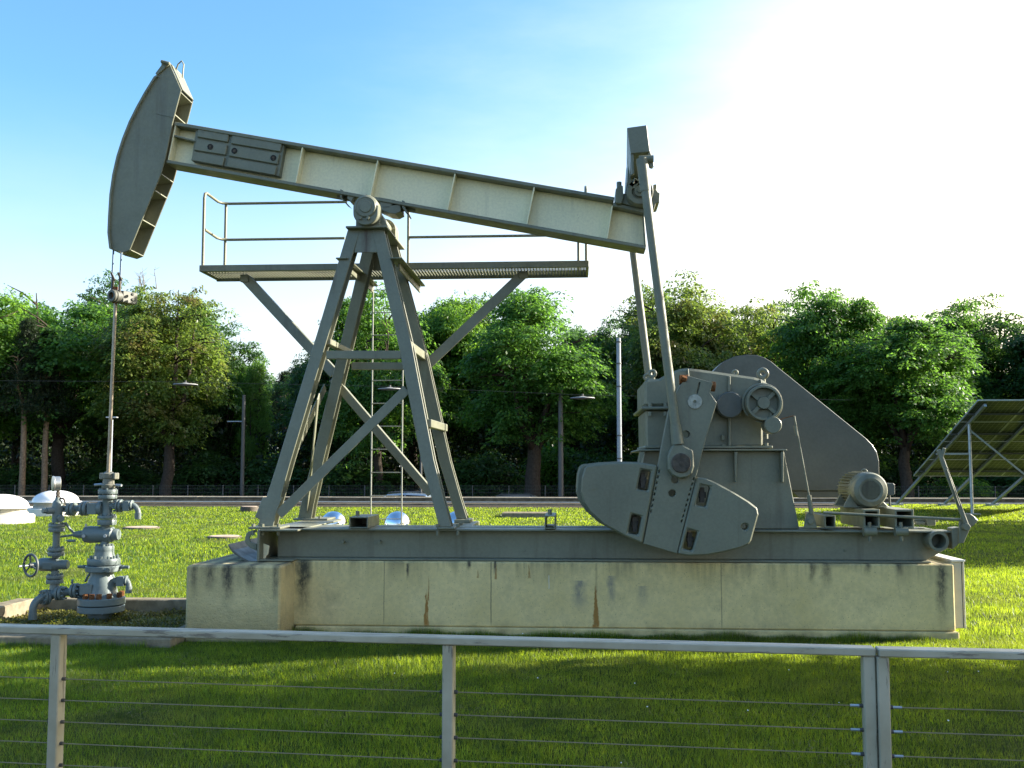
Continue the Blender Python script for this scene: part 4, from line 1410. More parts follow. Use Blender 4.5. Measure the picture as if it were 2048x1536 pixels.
P_ = lambda mb, name, mat=WELLP, parent=well, smooth=35, **k: mb.build(name, mat, parent, smooth=smooth, **k)
mb = MB().lathe((w0, WY, -.10), (0, 0, 1), [(95 * S, 0), (95 * S, wz(1315) + .10)], 30)
P_(mb, 'casing_pipe')
mb = MB(); vflange(mb, w0, [(1268, 1318, 174), (1206, 1262, 176)]); fl = P_(mb, 'base_flange')
mb = MB()
for g in (-2.0, -1.62, -1.25, -.75, -.1, .6, 1.5, 2.4, 3.1):
    mb.cyl((w0 + 150 * S * math.cos(g), WY + 150 * S * math.sin(g), wz(1206)), (w0 + 150 * S * math.cos(g), WY + 150 * S * math.sin(g), wz(1206) + .055), .03, n=6)
mb.build('rusty_bolts', RUST, fl)
prof = [(1208, 150), (1195, 132), (1165, 118), (1130, 110), (1070, 102), (1035, 85), (1008, 82)]
mb = MB().lathe((w0, WY, 0), (0, 0, 1), [(r_ * S, wz(y)) for y, r_ in prof], 32)
P_(mb, 'spool_body')
mb = MB(); vflange(mb, wx(805), [(962, 1008, 134), (908, 956, 122)]); P_(mb, 'spool_flange')
mb = MB(); ring_bolts(mb, wx(808), 908, 100, 12, .03, .016)
for s, xx in ((-1, 670), (1, 940)):
    p = Vector((wx(xx), WY, wz(975))); mb.cyl(p, p + Vector((s * .09, 0, 0)), .017, n=8); mb.cyl(p, p + Vector((s * .03, 0, 0)), .024, n=6)
p = Vector((wx(878), WY - .17, wz(984))); mb.cyl(p, p + Vector((.04, -.05, 0)), .026, n=8)
P_(mb, 'flange_bolts', parent=well, kind='stuff')
mb = MB().lathe((wx(808), WY, 0), (0, 0, 1), [(r_ * S, wz(y)) for y, r_ in ((910, 80), (862, 72), (852, 72))], 28)
P_(mb, 'neck')
mb = MB(); vflange(mb, wx(808), [(812, 858, 72)]); ring_bolts(mb, wx(808), 812, 56, 8, .02, .014)
mb.lathe((wx(810), WY, 0), (0, 0, 1), [(r_ * S, wz(y)) for y, r_ in ((812, 40), (790, 34), (650, 36))], 24)
P_(mb, 'neck_flange')
# master valve, lying across
mb = MB().lathe((wx(570), WY, wz(726)), (1, 0, 0), [(q[1] * S, (q[0] - 570) * S) for q in ((570, 20), (600, 27), (648, 33), (652, 48), (662, 62), (700, 66), (880, 60), (892, 46), (926, 44), (932, 40))], 28)
mv = P_(mb, 'master_valve')
mb = MB().cyl((wx(572), WY, wz(730)), (wx(487), WY - .05, wz(742)), .012, n=8)
mb.tube([(wx(575), WY, wz(720)), (wx(545), WY - .03, wz(680)), (wx(515), WY - .04, wz(632))], .014, 8)
mb.cyl((wx(556), WY - .1, wz(770)), (wx(620), WY - .12, wz(768)), .015, n=8)
P_(mb, 'valve_lever', parent=mv)
mb = MB()
for q in ((676, 733), (838, 732)):
    p = Vector((wx(q[0]), WY - .085, wz(q[1]))); mb.cyl(p, p + Vector((.01, -.035, 0)), .018, n=8)
mb.cyl((wx(660), WY, wz(665)), (wx(660), WY, wz(645)), .012, n=8)
mb.build('grease_nipples', GALV, mv, kind='stuff')
mb = MB(); vflange(mb, w1, [(612, 652, 71), (582, 604, 71)]); ring_bolts(mb, w1, 582, 56, 8, .018, .013); P_(mb, 'valve_flange')
mb = MB().lathe((w1, WY, 0), (0, 0, 1), [(r_ * S, wz(y)) for y, r_ in ((584, 42), (560, 38), (450, 38), (440, 44))], 24)
P_(mb, 'cross_body')
mb = MB(); vflange(mb, w1, [(422, 450, 70), (380, 414, 72)]); ring_bolts(mb, w1, 380, 56, 8, .015, .013)
mb.lathe((w1, WY, 0), (0, 0, 1), [(40 * S, wz(424)), (40 * S, wz(412))], 20)
P_(mb, 'top_flange')
# stuffing box
mb = MB().lathe((w1 + .005, WY, 0), (0, 0, 1), [(r_ * S, wz(y)) for y, r_ in ((380, 40), (370, 48), (345, 52), (338, 44), (300, 42), (292, 50), (258, 52), (252, 40), (242, 20), (238, 18))], 26)
sb_ = mb.build('stuffing_box', WORN, well, smooth=35)
mb = MB().box(wx(764), wx(796), WY - .05, WY + .05, wz(302), wz(252)).box(wx(866), wx(890), WY - .05, WY + .05, wz(302), wz(252))
mb.build('clamp_ear', WORN, sb_, bevel=.008)
mb = MB().cyl((wx(720), WY - .02, wz(345)), (wx(775), WY, wz(340)), .014, n=8).cyl((wx(880), WY, wz(345)), (wx(930), WY - .02, wz(348)), .014, n=8)
mb.build('side_screw', GALV, sb_)


def hflange(mb, y, x0, x1, r_, Y=WY):
    mb.lathe((wx(x0), Y, wz(y)), (1, 0, 0), [(r_ * S * .97, 0), (r_ * S, .006), (r_ * S, (x1 - x0) * S - .006), (r_ * S * .97, (x1 - x0) * S)], 28)


def hbolts(mb, y, x1, r_, n=8, Y=WY, dirn=1):
    for i in range(n):
        g = 2 * math.pi * (i + .5) / n
        p = Vector((wx(x1), Y + r_ * S * math.cos(g), wz(y) + r_ * S * math.sin(g)))
        mb.cyl(p, p + Vector((dirn * .03, 0, 0)), .012, n=6)


# right outlets with elbows
def outlet(y, xf0, xblk0, xblk1, hb, xe, ye, r_el, with_fl=True):
    m_ = MB()
    if with_fl:
        m_.cyl((w1, WY, wz(y)), (wx(xf0), WY, wz(y)), 22 * S, n=20)
        hflange(m_, y, xf0, xf0 + 18, 50); hflange(m_, y, xf0 + 22, xf0 + 42, 50)
        hbolts(m_, y, xf0, 40, 8, dirn=-1)
    m_.cyl((w0, WY, wz(y)), (wx(xblk0), WY, wz(y)), 26 * S, n=20)
    m_.box(wx(xblk0), wx(xblk1), WY - hb * S, WY + hb * S, wz(y + hb), wz(y - hb))
    pts = [(wx(xblk1) - .01, WY, wz(y - 8))]
    for k in range(7):
        g = math.pi / 2 * k / 6
        pts.append((wx(xe) - (wx(xe) - wx(xblk1)) * (1 - math.sin(g)), WY, wz(y - 8) - (wz(y - 8) - wz(y + 60)) * (1 - math.cos(g))))
    pts.append((wx(xe), WY, wz(ye)))
    m_.tube(pts, r_el * S, 18)
    m_.cyl((wx(xe), WY, wz(ye + 2)), (wx(xe), WY, wz(ye - 50)), (r_el + 3) * S, n=20)
    hflange(m_, y - 6, xblk1 + 0, xblk1 + 16, hb * 1.02)
    return m_


P_(outlet(505, 893, 950, 1000, 38, 1058, 606, 21), 'outlet_elbow', bevel=.004)
P_(outlet(1082, 893, 918, 975, 36, 1003, 1172, 22, False), 'outlet_elbow', bevel=.004)
# left upper branch
mb = MB().cyl((wx(480), WY, wz(528)), (w1, WY, wz(520)), 24 * S, n=20)
mb.box(wx(680), wx(752), WY - 42 * S, WY + 42 * S, wz(570), wz(484))
hflange(mb, 524, 752, 790, 54)
hflange(mb, 528, 622, 640, 56); hflange(mb, 528, 645, 672, 56)
hflange(mb, 530, 520, 545, 54); hflange(mb, 530, 550, 572, 54)
hbolts(mb, 530, 520, 43, 8, dirn=-1); hbolts(mb, 528, 622, 44, 8, dirn=-1)
for i in range(3):
    pass
P_(mb, 'branch_pipe', bevel=.004)
# left lower branch
LYY = WY - .12
mb = MB().cyl((wx(440), LYY, wz(1180)), (w0, WY, wz(1130)), 30 * S, n=20)
mb.box(wx(680), wx(772), WY - 48 * S - .10, WY + 20 * S, wz(1178), wz(1098))
hflange(mb, 1152, 622, 645, 58, LYY + .04); hflange(mb, 1152, 595, 617, 56, LYY + .04)
hflange(mb, 1168, 520, 545, 55, LYY); hflange(mb, 1170, 495, 515, 54, LYY)
hbolts(mb, 1152, 645, 46, 8, LYY + .04); hbolts(mb, 1168, 545, 44, 8, LYY)
mb.tube([(wx(675), WY - .02, wz(1090)), (wx(690), WY - .02, wz(1050)), (wx(715), WY - .02, wz(1018))], .014, 8)
mb.cyl((wx(610), LYY, wz(1095)), (wx(610), LYY, wz(1062)), .014, n=8)
P_(mb, 'branch_pipe', bevel=.004)
# left column, standing a little nearer
xc = wx(458)
mb = MB().lathe((xc, LYY + .06, 0), (0, 0, 1), [(r_ * S, wz(y)) for y, r_ in ((632, 38), (560, 38), (520, 42), (490, 40), (470, 34), (458, 22), (440, 18), (438, 12))], 26)
tv = P_(mb, 'gauge_valve')
mb = MB()
p = Vector((xc, LYY + .06, wz(540)))
mb.cyl(p, p + Vector((-.075, -.10, 0)), 26 * S, n=18); mb.cyl(p + Vector((-.075, -.10, 0)), p + Vector((-.10, -.135, 0)), 20 * S, n=6)
p = Vector((xc + .03, LYY + .06, wz(590)))
mb.cyl(p, p + Vector((.065, -.10, -.01)), 24 * S, n=18); mb.cyl(p + Vector((.065, -.10, -.01)), p + Vector((.085, -.13, -.012)), 26 * S, n=6)
P_(mb, 'valve_plug', parent=tv)
mb = MB().cyl((xc, LYY + .06, wz(440)), (xc, LYY + .06, wz(388)), .018, n=8)
mb.cyl((xc, LYY + .06, wz(448)), (xc, LYY + .06, wz(425)), .026, n=6).cyl((xc, LYY + .06, wz(420)), (xc, LYY + .06, wz(400)), .024, n=6)
mb.tube([(xc + .02, LYY + .06, wz(445)), (xc + .07, LYY + .06, wz(452)), (xc + .085, LYY + .06, wz(480))], .012, 8)
mb.build('gauge_fitting', IRON, tv, smooth=40)
gx = wx(444)
ga = Vector((-.80, -.60, 0)).normalized()
mb = MB().lathe((gx + .04, LYY + .06, wz(335)), ga, [(.075, 0), (.080, .004), (.080, .06), (.086, .065), (.086, .078), (.078, .080)], 30)
mb.build('pressure_gauge', STEEL, well, smooth=35)
mb = MB()
LYc = LYY + .06
for (x, ys) in ((xc, [(645, 668, 62), (674, 702, 62)]), (xc, [(828, 852, 62), (858, 888, 62)]), (wx(456), [(1035, 1062, 64), (1068, 1098, 64)])):
    for (ya, yb_, r_) in ys:
        mb.lathe((x, LYc, wz(yb_)), (0, 0, 1), [(r_ * S * .97, 0), (r_ * S, .006), (r_ * S, wz(ya) - wz(yb_) - .006), (r_ * S * .97, wz(ya) - wz(yb_))], 28)
    P_(mb, 'column_flange')
    mb = MB()
mb = MB()
for yy in (645, 828, 1035):
    for i in range(8):
        g = 2 * math.pi * (i + .3) / 8
        mb.cyl((xc + 49 * S * math.cos(g), LYc + 49 * S * math.sin(g), wz(yy)), (xc + 49 * S * math.cos(g), LYc + 49 * S * math.sin(g), wz(yy) + .018), .012, n=6)
P_(mb, 'column_bolts', kind='stuff')
P_(MB().cyl((xc, LYc, wz(830)), (xc, LYc, wz(700)), 27 * S, n=22), 'column_pipe')
P_(MB().cyl((xc, LYc, wz(1040)), (xc, LYc, wz(1000)), 32 * S, n=22), 'column_pipe')
P_(MB().cyl((xc, LYc, wz(905)), (xc, LYc, wz(884)), 30 * S, n=22), 'column_pipe')
mb = MB()
mb.lathe((xc, LYc, 0), (0, 0, 1), [(r_ * S, wz(y)) for y, r_ in ((1200, 42), (1150, 42), (1110, 36), (1096, 34))], 24)
P_(mb, 'column_pipe')
mb = MB().lathe((wx(335), LYc, wz(955)), (1, 0, 0), [(q[1] * S, (q[0] - 335) * S) for q in ((335, 34), (342, 48), (360, 52), (470, 50), (490, 38), (555, 36), (565, 30))], 26)
mb.box(wx(385), wx(455), LYc - 54 * S, LYc - 40 * S, wz(985), wz(938))
gv = P_(mb, 'gate_valve')
wa = Vector((-.45, -.89, 0)).normalized()
wc = at(*z2((236, 963)), LYc - .30)
mb = MB().cyl((wx(340), LYc, wz(958)), (wx(285), LYc - .05, wz(960)), 22 * S, n=16)
mb.cyl((wx(290), LYc - .05, wz(960)), wc + wa * .04, 12 * S, 8 * S, n=12)
mb.cyl(wc, wc + wa * .14, .012, n=8)
mb.build('valve_stem', WELLP, gv, smooth=40)
mb = MB().ring(wc, wa, 82 * S, .014, 36, 10)
for i in range(3):
    g = R(120 * i + 80)
    s = wa.cross(Vector((0, 0, 1))).normalized()
    d = s * math.cos(g) + Vector((0, 0, 1)) * math.sin(g)
    mb.cyl(wc, wc + d * 82 * S, .010, n=8)
mb.cyl(wc - wa * .02, wc + wa * .02, .025, n=12)
mb.build('handwheel', paint('handwheel_paint', (.09, .10, .10)), gv, smooth=40)
# bottom elbow of the left column
fa = Vector((-.55, -.83, 0)).normalized()
fc = Vector((wx(425), LYc - .05, wz(1200)))
mb = MB().cyl(Vector((xc, LYc, wz(1175))), fc, 34 * S, n=20)
for k in (0, .032):
    mb.lathe(fc + fa * k, fa, [(58 * S, 0), (60 * S, .005), (60 * S, .022), (58 * S, .027)], 28)
s = fa.cross(Vector((0, 0, 1))).normalized()
for i in range(8):
    g = 2 * math.pi * (i + .5) / 8
    p = fc + fa * .055 + (s * math.cos(g) + Vector((0, 0, 1)) * math.sin(g)) * 46 * S
    mb.cyl(p, p + fa * .025, .012, n=6)
e0 = fc + fa * .05
pts = [e0]
rE = .115
for k in range(1, 8):
    g = math.pi / 2 * k / 7
    pts.append(e0 + fa * rE * math.sin(g) - Vector((0, 0, rE * (1 - math.cos(g)))))
pts.append(pts[-1] - Vector((0, 0, .10)))
mb.tube(pts, 28 * S, 18)
mb.cyl(pts[-1] + Vector((0, 0, .055)), pts[-1] - Vector((0, 0, .01)), 31 * S, n=18)
P_(mb, 'drain_elbow')

# ------------------------------------------------------------------ pit with kerbs and sedum
kx0, kx1 = at(85, 1188, 11.9).x, xL
pit = thing('pit_kerb', ((kx0 + kx1) / 2, 10.5, 0), 'low weathered concrete kerb around the planted wellhead pit', 'kerb')
MB().box(kx0, kx1, 11.75, 11.95, -.15, .095).build('kerb_stone', KERB, pit, bevel=.012)
MB().box(kx0 - .22, kx0 - .003, 9.425, 11.745, -.15, .10).build('kerb_stone', KERB, pit, bevel=.012)
MB().box(kx0 - .9, at(345, 1280, 9.25).x, 9.22, 9.42, -.15, .085).build('kerb_stone', KERB, pit, bevel=.012)
MB().box(kx1 - .20, kx1 - .004, 9.43, 10.3, -.15, .08).build('kerb_stone', KERB, pit, bevel=.012)
MB().box(kx0 - .099, kx1 - .005, 9.321, 11.829, -.3, -.10).build('pit_bed', SOIL, kind='structure')
NOGRASS += [(kx0 - .92, kx1 + .01, 9.2, 11.96)]
# sedum: small fleshy leaves, nobody could count them
g = np.random.default_rng(3)
n = 26000
x = g.uniform(kx0, kx1 - .01, n); y = g.uniform(9.9, 11.74, n)
hgt = .035 + .05 * np.clip(np.sin(x * 7.3) * np.cos(y * 6.1) + .35, 0, 1) + .03 * g.uniform(0, 1, n)
ok = (np.hypot(x - w0, y - WY) > .16) & ~((y < 10.55) & (g.uniform(0, 1, n) < .75 * np.clip((10.6 - y) / .5, 0, 1)))
x, y, hgt = x[ok], y[ok], hgt[ok]; n = len(x)
z = -.10 + hgt * g.uniform(.3, 1, n)
a = g.uniform(0, 2 * np.pi, n); L = g.uniform(.018, .04, n); el = g.uniform(.1, 1.1, n)
d = np.stack([np.cos(a) * np.cos(el), np.sin(a) * np.cos(el), np.sin(el)], 1); s = np.stack([-np.sin(a), np.cos(a), 0 * a], 1)
c = np.stack([x, y, z], 1)
V = np.stack([c, c + d * (L * .5)[:, None] + s * (L * .32)[:, None], c + d * L[:, None], c + d * (L * .5)[:, None] - s * (L * .32)[:, None]], 1).reshape(-1, 3)
F = np.arange(n * 4).reshape(-1, 4)
so = bpy.data.objects.new('sedum', arrays_mesh('sedum', V, F, SEDUM)); C.objects.link(so)
tag(so, 'yellow green low succulent ground cover in the wellhead pit', 'ground cover', None, 'stuff')

# ------------------------------------------------------------------ foreground railings
def railing(uA, vA, uB, vB, posts, label, wires_end):
    A, B = at_z(uA, vA, 1.0), at_z(uB, vB, 1.0)
    t = (B - A).normalized()
    nrm = Vector((-t.y, t.x, 0))
    th = thing('metal_railing', ((A.x + B.x) / 2, (A.y + B.y) / 2, 0), label, 'railing', 'railings in the foreground')
    off = nrm * .036
    MB().bar(A + off - Vector((0, 0, .014)), B + off - Vector((0, 0, .014)), .072, .028, (0, 0, 1)).build('top_rail', RAILP, th, bevel=.004)
    ps = []
    for u in posts:
        # intersection of the column u with the rail line
        best = min((abs((A.lerp(B, k / 4000) - at(u, 1300, A.lerp(B, k / 4000).y)).x), k) for k in range(4001))
        p = A.lerp(B, best[1] / 4000)
        ps.append(p)
        c0 = p + off
        MB().bar(Vector((c0.x, c0.y, 0)), Vector((c0.x, c0.y, .971)), .042, .055, nrm).build('post', POSTP, th, bevel=.004)
    for i in range(9):
        z = .792 - i * .0845
        if z < .08: break
        MB().cyl(Vector((A.x, A.y, z)) + off, Vector((B.x, B.y, z)) + off, .0022, n=6).build('wire', simple_wire, th)
    mb = MB()
    for p in ps:
        for i in range(9):
            z = .792 - i * .0845
            q = Vector((p.x, p.y, z)) + off
            mb.cyl(q - t * .034, q + t * .034, .0075, n=8)
    mb.build('wire_ferrules', simple_ferr, th, kind='stuff')
    if wires_end:
        for (s, p) in wires_end(ps):
            for i in range(7):
                z = .792 - i * .0845
                q = Vector((p.x, p.y, z)) + off
                MB().cyl(q, q + t * s * .065, .0050, n=8).build('wire_end', GALV, th)
    return th


simple_wire = simple('wire', (.24, .20, .12), .6, 0)
simple_ferr = simple('ferrule', (.06, .055, .05), .6)
AL = (-300, 1252.5 - .0256 * 300)
r1 = railing(AL[0], AL[1], 1752, 1297.3, (107, 894, 1739), 'long grey railing section with horizontal wires and two posts in the foreground', lambda ps: [(-1, ps[-1])])
r2 = railing(1758, 1298.5, 2420, 1313, (1767, 2380), 'short grey railing section at the right edge of the photograph', lambda ps: [(1, ps[0])])

# ------------------------------------------------------------------ roof lights, metal domes, lids on the lawn
def skylight(u, Y, label):
    p = at(u, 1040, Y)
    th = thing('dome_skylight', (p.x, Y, 0), label, 'skylight', 'white dome skylights')
    Rr = .72
    MB().lathe((p.x, Y, -.02), (0, 0, 1), [(Rr * 1.22, 0), (Rr * 1.22, .24), (Rr * 1.18, .26)], 40).build('curb', simple('skylight_curb', (.72, .69, .62), .6, 0, .08, 6), th, smooth=40)
    MB().lathe((p.x, Y, .24), (0, 0, 1), [(Rr * .98, 0), (Rr * .98, .06), (Rr * .92, .07), (Rr * .92, .2)], 40).build('collar', simple('skylight_collar', (.36, .34, .30), .6, 0, .15, 6), th, smooth=40)
    prof = [(Rr * 1.12, .43), (Rr * 1.12, .455)]
    for k in range(11):
        g = math.pi / 2 * k / 10
        prof.append((Rr * 1.0 * math.cos(g), .46 + .36 * math.sin(g)))
    MB().lathe((p.x, Y, 0), (0, 0, 1), prof, 44).build('dome', WHITEP, th, smooth=50)
    NOGRASS.append((p.x - .8, p.x + .8, Y - .8, Y + .8))


skylight(2, 28.5, 'white dome skylight cut by the left edge, nearer of the pair')
skylight(110, 33, 'white dome skylight behind the pressure gauge of the wellhead')


def metal_dome(u, Y, r_, label):
    p = at(u, 1050, Y)
    th = thing('roof_vent', (p.x, Y, 0), label, 'roof vent', 'polished metal dome vents')
    MB().lathe((p.x, Y, -.02), (0, 0, 1), [(r_ * .9, 0), (r_ * .9, .22)], 28).build('vent_pipe', GALV, th, smooth=40)
    zt_ = at(u, 1022.5, Y).z
    prof = [(r_ * .97, zt_ - r_ * 1.15), (r_, zt_ - r_)]
    for k in range(1, 13):
        g = math.pi / 2 * k / 12
        prof.append((r_ * math.cos(g), zt_ - r_ + r_ * math.sin(g)))
    MB().lathe((p.x, Y, 0), (0, 0, 1), prof, 40).build('vent_dome', CHROME, th, smooth=50)


metal_dome(667, 25, .33, 'polished metal dome vent left of the square tube on the base')
metal_dome(795, 25, .33, 'polished metal dome vent behind the foot of the ladder')
metal_dome(913, 25, .33, 'polished metal dome vent half hidden by the right post leg')


def lid(u, v, r_px, label, mat=MANH, h=.05):
    p = at_z(u, v, h)
    r_ = r_px / FPX * p.y
    th = thing('manhole_cover', (p.x, p.y, 0), label, 'manhole', 'manhole covers on the lawn')
    MB().lathe((p.x, p.y, -.05), (0, 0, 1), [(r_, 0), (r_, h + .04), (r_ * .97, h + .05)], 36).build('cover_ring', IRON, th, smooth=35)
    MB().lathe((p.x, p.y, h), (0, 0, 1), [(r_ * .86, 0), (r_ * .86, .008)], 36).build('cover', mat, th, smooth=35)
    NOGRASS.append((p.x - r_ * .8, p.x + r_ * .8, p.y - r_ * .8, p.y + r_ * .8))


lid(283, 1054, 36, 'round concrete manhole cover on the lawn nearest the wellhead')
lid(449, 1072, 34, 'round pinkish manhole cover on the lawn behind the foot block')
lid(499, 1013, 18, 'pale round shaft cover near the far wall', MANH, .18)
p = at_z(1052, 1024, .16)
sl = MB().box(p.x - .75, p.x + .75, p.y - .45, p.y + .5, -.02, .15)
sl.build('concrete_slab', KERB, label='flat weathered concrete slab lying on the far lawn', cat='slab', bevel=.02, origin=(p.x, p.y, 0))

# ------------------------------------------------------------------ solar array
sol = thing('solar_array', (15, 37, 0), 'tilted solar panel array on steel posts at the right edge of the lawn', 'solar panels')
def ridge(y): return 3.6 - (y - 33.5) * (3.6 / 9.5)
CELL, nt_, b_ = new_mat('solar_back')
tc = nt_.nodes.new('ShaderNodeNewGeometry')
br_n = nt_.nodes.new('ShaderNodeTexBrick')
br_n.offset = 0
br_n.inputs['Scale'].default_value = 1
br_n.inputs['Brick Width'].default_value = .165
br_n.inputs['Row Height'].default_value = .175
br_n.inputs['Mortar Size'].default_value = .012
br_n.inputs['Color1'].default_value = (.050, .062, .040, 1)  # green of the reflected lawn is mixed into the dark cell colours
br_n.inputs['Color2'].default_value = (.060, .072, .046, 1)
br_n.inputs['Mortar'].default_value = (.24, .26, .18, 1)
nt_.links.new(tc.outputs['Position'], br_n.inputs['Vector'])
nt_.links.new(br_n.outputs[0], b_.inputs['Base Color'])
b_.inputs['Roughness'].default_value = .3
RX = [13.1, 15.0, 16.9, 18.8]
pan = None
for i in range(4):
    for j in range(4):
        x0_, x1_ = 12.85 + i * 1.62, 12.85 + i * 1.62 + 1.6
        y0_, y1_ = 33.5 + j * 1.63, 33.5 + j * 1.63 + 1.61
        q = [(x0_, y0_, ridge(y0_) + .10), (x1_, y0_, ridge(y0_) + .10), (x1_, y1_, ridge(y1_) + .10), (x0_, y1_, ridge(y1_) + .10)]
        if pan is None:
            pan = MB().plate3(q, (0, 0, .03)).build('solar_panel', CELL, sol)
            fr_ = MB()
            for k in range(4):
                fr_.bar(Vector(q[k]) + Vector((0, 0, .012)), Vector(q[(k + 1) % 4]) + Vector((0, 0, .012)), .035, .05, (0, 0, 1))
            pf = fr_.build('panel_frame', ALU, pan)
        else:
            o = pan.copy(); C.objects.link(o)
            o.location = (i * 1.62, j * 1.63, -j * 1.63 * (3.6 / 9.5))
            f2 = pf.copy(); C.objects.link(f2); f2.parent = o
for x in RX:
    MB().bar((x, 33.6, ridge(33.6)), (x, 43, .06), .09, .10, (0, 0, 1)).build('rafter', GALV, sol)
    MB().cyl((x, 35, -.02), (x, 35, ridge(35) + .0), .05, n=12).build('post', GALV, sol, smooth=40)
    MB().box(x - .2, x + .2, 34.8, 35.2, -.02, .06).box(x - .2, x + .2, 42.8, 43.2, -.02, .09).build('post_foot', GALV, sol)
for y in (34.4, 36.0, 37.7, 39.4):
    MB().bar((12.85, y, ridge(y) + .05), (19.3, y, ridge(y) + .05), .06, .06, (0, 0, 1)).build('purlin', DARKPOLE, sol)
MB().bar((13.1, 35.03, ridge(35) - .2), (15.0, 35.03, 1.2), .06, .02).build('diagonal', GALV, sol)
MB().bar((15.0, 35.03, ridge(35) - .2), (16.9, 35.03, 1.2), .06, .02).build('diagonal', GALV, sol)
MB().bar((12.0, 35.0, 2.02), (13.1, 35.0, 2.02), .06, .06).build('strut', GALV, sol)

# ------------------------------------------------------------------ street lamps and poles
def pole(name, u, vt, Y, r_, mat, label, cat, base=-1.45, r2=None):
    p = at(u, vt, Y)
    th = thing(name, (p.x, Y, base), label, cat)
    MB().cyl((p.x, Y, base), (p.x, Y, p.z), r_, r2 or r_ * .8, n=16).build('shaft', mat, th, smooth=40)
    return th, p


th, p = pole('utility_pole', 1237, 676, 50, .125, GREYPOLE, 'tall pale grey steel pole with clamp bands behind the counterweight', 'pole', r2=.105)
for v in (684, 727, 773, 871, 917):
    q = at(1237, v, 50)
    MB().cyl((p.x, 50, q.z - .03), (p.x, 50, q.z + .03), .135, n=16).build('clamp_band', DARKPOLE, th, smooth=40)
th, p = pole('street_lamp', 224, 836, 49, .07, GREYPOLE, 'slim lamp post with flat T shaped head behind the polished rod', 'street lamp')
MB().box(p.x - .28, p.x + .28, 48.9, 49.1, p.z, p.z + .06).build('lamp_head', ALU, th, bevel=.02)
th, p = pole('tram_pole', 488, 790, 58, .12, DARKPOLE, 'dark pole with a short side arm in front of the left trees', 'pole')
q = at(488, 843, 58); MB().cyl((p.x, 58, q.z), (p.x - .95, 58, q.z), .035, n=8).build('side_arm', GALV, th, smooth=40)
th, p = pole('tram_pole', 843, 800, 51, .06, DARKPOLE, 'thin dark pole seen just left of the right post leg', 'pole')
th, p = pole('tram_pole', 1121, 770, 56, .16, DARKPOLE, 'dark steel pole right of the forked chestnut trunk', 'pole')
LYS = 51.0
span = at(370, 766, LYS)
for (u, v, lab) in ((371, 769, 'flat white street lamp hanging on a wire before the left trees'), (780, 778, 'flat white street lamp hanging on a wire behind the ladder'), (1165, 796, 'flat white street lamp hanging on a wire left of the grey pole')):
    q = at(u, v, LYS)
    th = thing('hanging_lamp', (q.x, LYS, q.z), lab, 'street lamp', 'street lamps hung on wires')
    MB().lathe((q.x, LYS, q.z - .04), (0, 0, 1), [(.40, 0), (.62, .02), (.60, .06), (.2, .10), (.1, .13)], 28).build('lamp_shade', simple('lamp_white', (.24, .24, .24), .6), th, smooth=40)
    MB().cyl((q.x, LYS, q.z + .08), (q.x, LYS, q.z + .2), .05, n=10).build('wire_clamp', DARKPOLE, th)
w_ = [at(-200, 760, LYS), at(371, 764, LYS), at(780, 773, LYS), at(1165, 790, LYS), at(1700, 800, LYS)]
MB().tube(w_, .006, 6).build('overhead_wire', DARKPOLE, label='thin dark overhead wire that carries the street lamps', cat='wire', origin=w_[2])

# mesh fence beyond the road
fn = thing('mesh_fence', (0, 57, -1.55), 'dark wire mesh fence running below the trees beyond the road', 'fence')
x = -36.0
fp = None
while x < 34:
    if fp is None:
        fp = MB().cyl((0, 57, -1.6), (0, 57, .52), .03, n=8).build('fence_post', DARKPOLE, fn)
    else:
        o = fp.copy(); C.objects.link(o)
        fp_last = o
    (fp if x == -36.0 else o).location.x = x
    x += 2.02
mb = MB()
for k in range(11):
    z = -1.4 + k * .19
    mb.box(-36, 34, 56.995, 57.005, z - .006, z + .006)
for k in range(0, 700):
    xx = -36 + k * .1
    mb.box(xx - .004, xx + .004, 56.99, 56.994, -1.4, .5)
mb.build('fence_mesh', simple('fence_wire', (.05, .055, .05), .6), fn, kind='stuff')

# ------------------------------------------------------------------ cars on the street below
def car(xc_, yc, label, paintm, hs=1.0):
    th = thing('parked_car', (xc_, yc, -1.25), label, 'car', 'cars on the street behind the wall')
    b0 = -1.25
    H = lambda z_: z_ if z_ < .8 else .8 + (z_ - .8) * hs
    prof = [(-2.15, .35), (-2.2, .7), (-2.05, .95), (-1.15, 1.02), (-.45, 1.46), (.5, 1.52), (1.5, 1.47), (2.05, 1.0), (2.15, .7), (2.1, .35)]
    MB().plate3([(xc_ + x_, yc - .86, b0 + H(z_)) for x_, z_ in prof], (0, 1.72, 0)).build('car_body', paintm, th, bevel=.09)
    for s, lab in ((-1, 'a'), (1, 'b')):
        yy = yc + s * .868 - (.004 if s < 0 else 0)
        MB().plate3([(xc_ + x_, yy, b0 + H(z_)) for x_, z_ in ((-.98, 1.03), (-.42, 1.40), (.42, 1.44), (.42, 1.03))], (0, .004, 0)).build('side_window', GLASSD, th)
        MB().plate3([(xc_ + x_, yy, b0 + H(z_)) for x_, z_ in ((.48, 1.03), (.48, 1.44), (1.40, 1.40), (1.72, 1.03))], (0, .004, 0)).build('side_window', GLASSD, th)
        MB().tube([(xc_ - .45, yc + s * .62, b0 + H(1.50)), (xc_ - .3, yc + s * .62, b0 + H(1.575)), (xc_ + 1.2, yc + s * .62, b0 + H(1.575)), (xc_ + 1.35, yc + s * .62, b0 + H(1.50))], .018, 8).build('roof_rail', DARKPOLE, th)
        for wxx in (-1.35, 1.3):
            MB().cyl((xc_ + wxx, yc + s * .72, b0 + .32), (xc_ + wxx, yc + s * .89, b0 + .32), .32, n=24).build('wheel', TYRE, th, smooth=40)
    return th


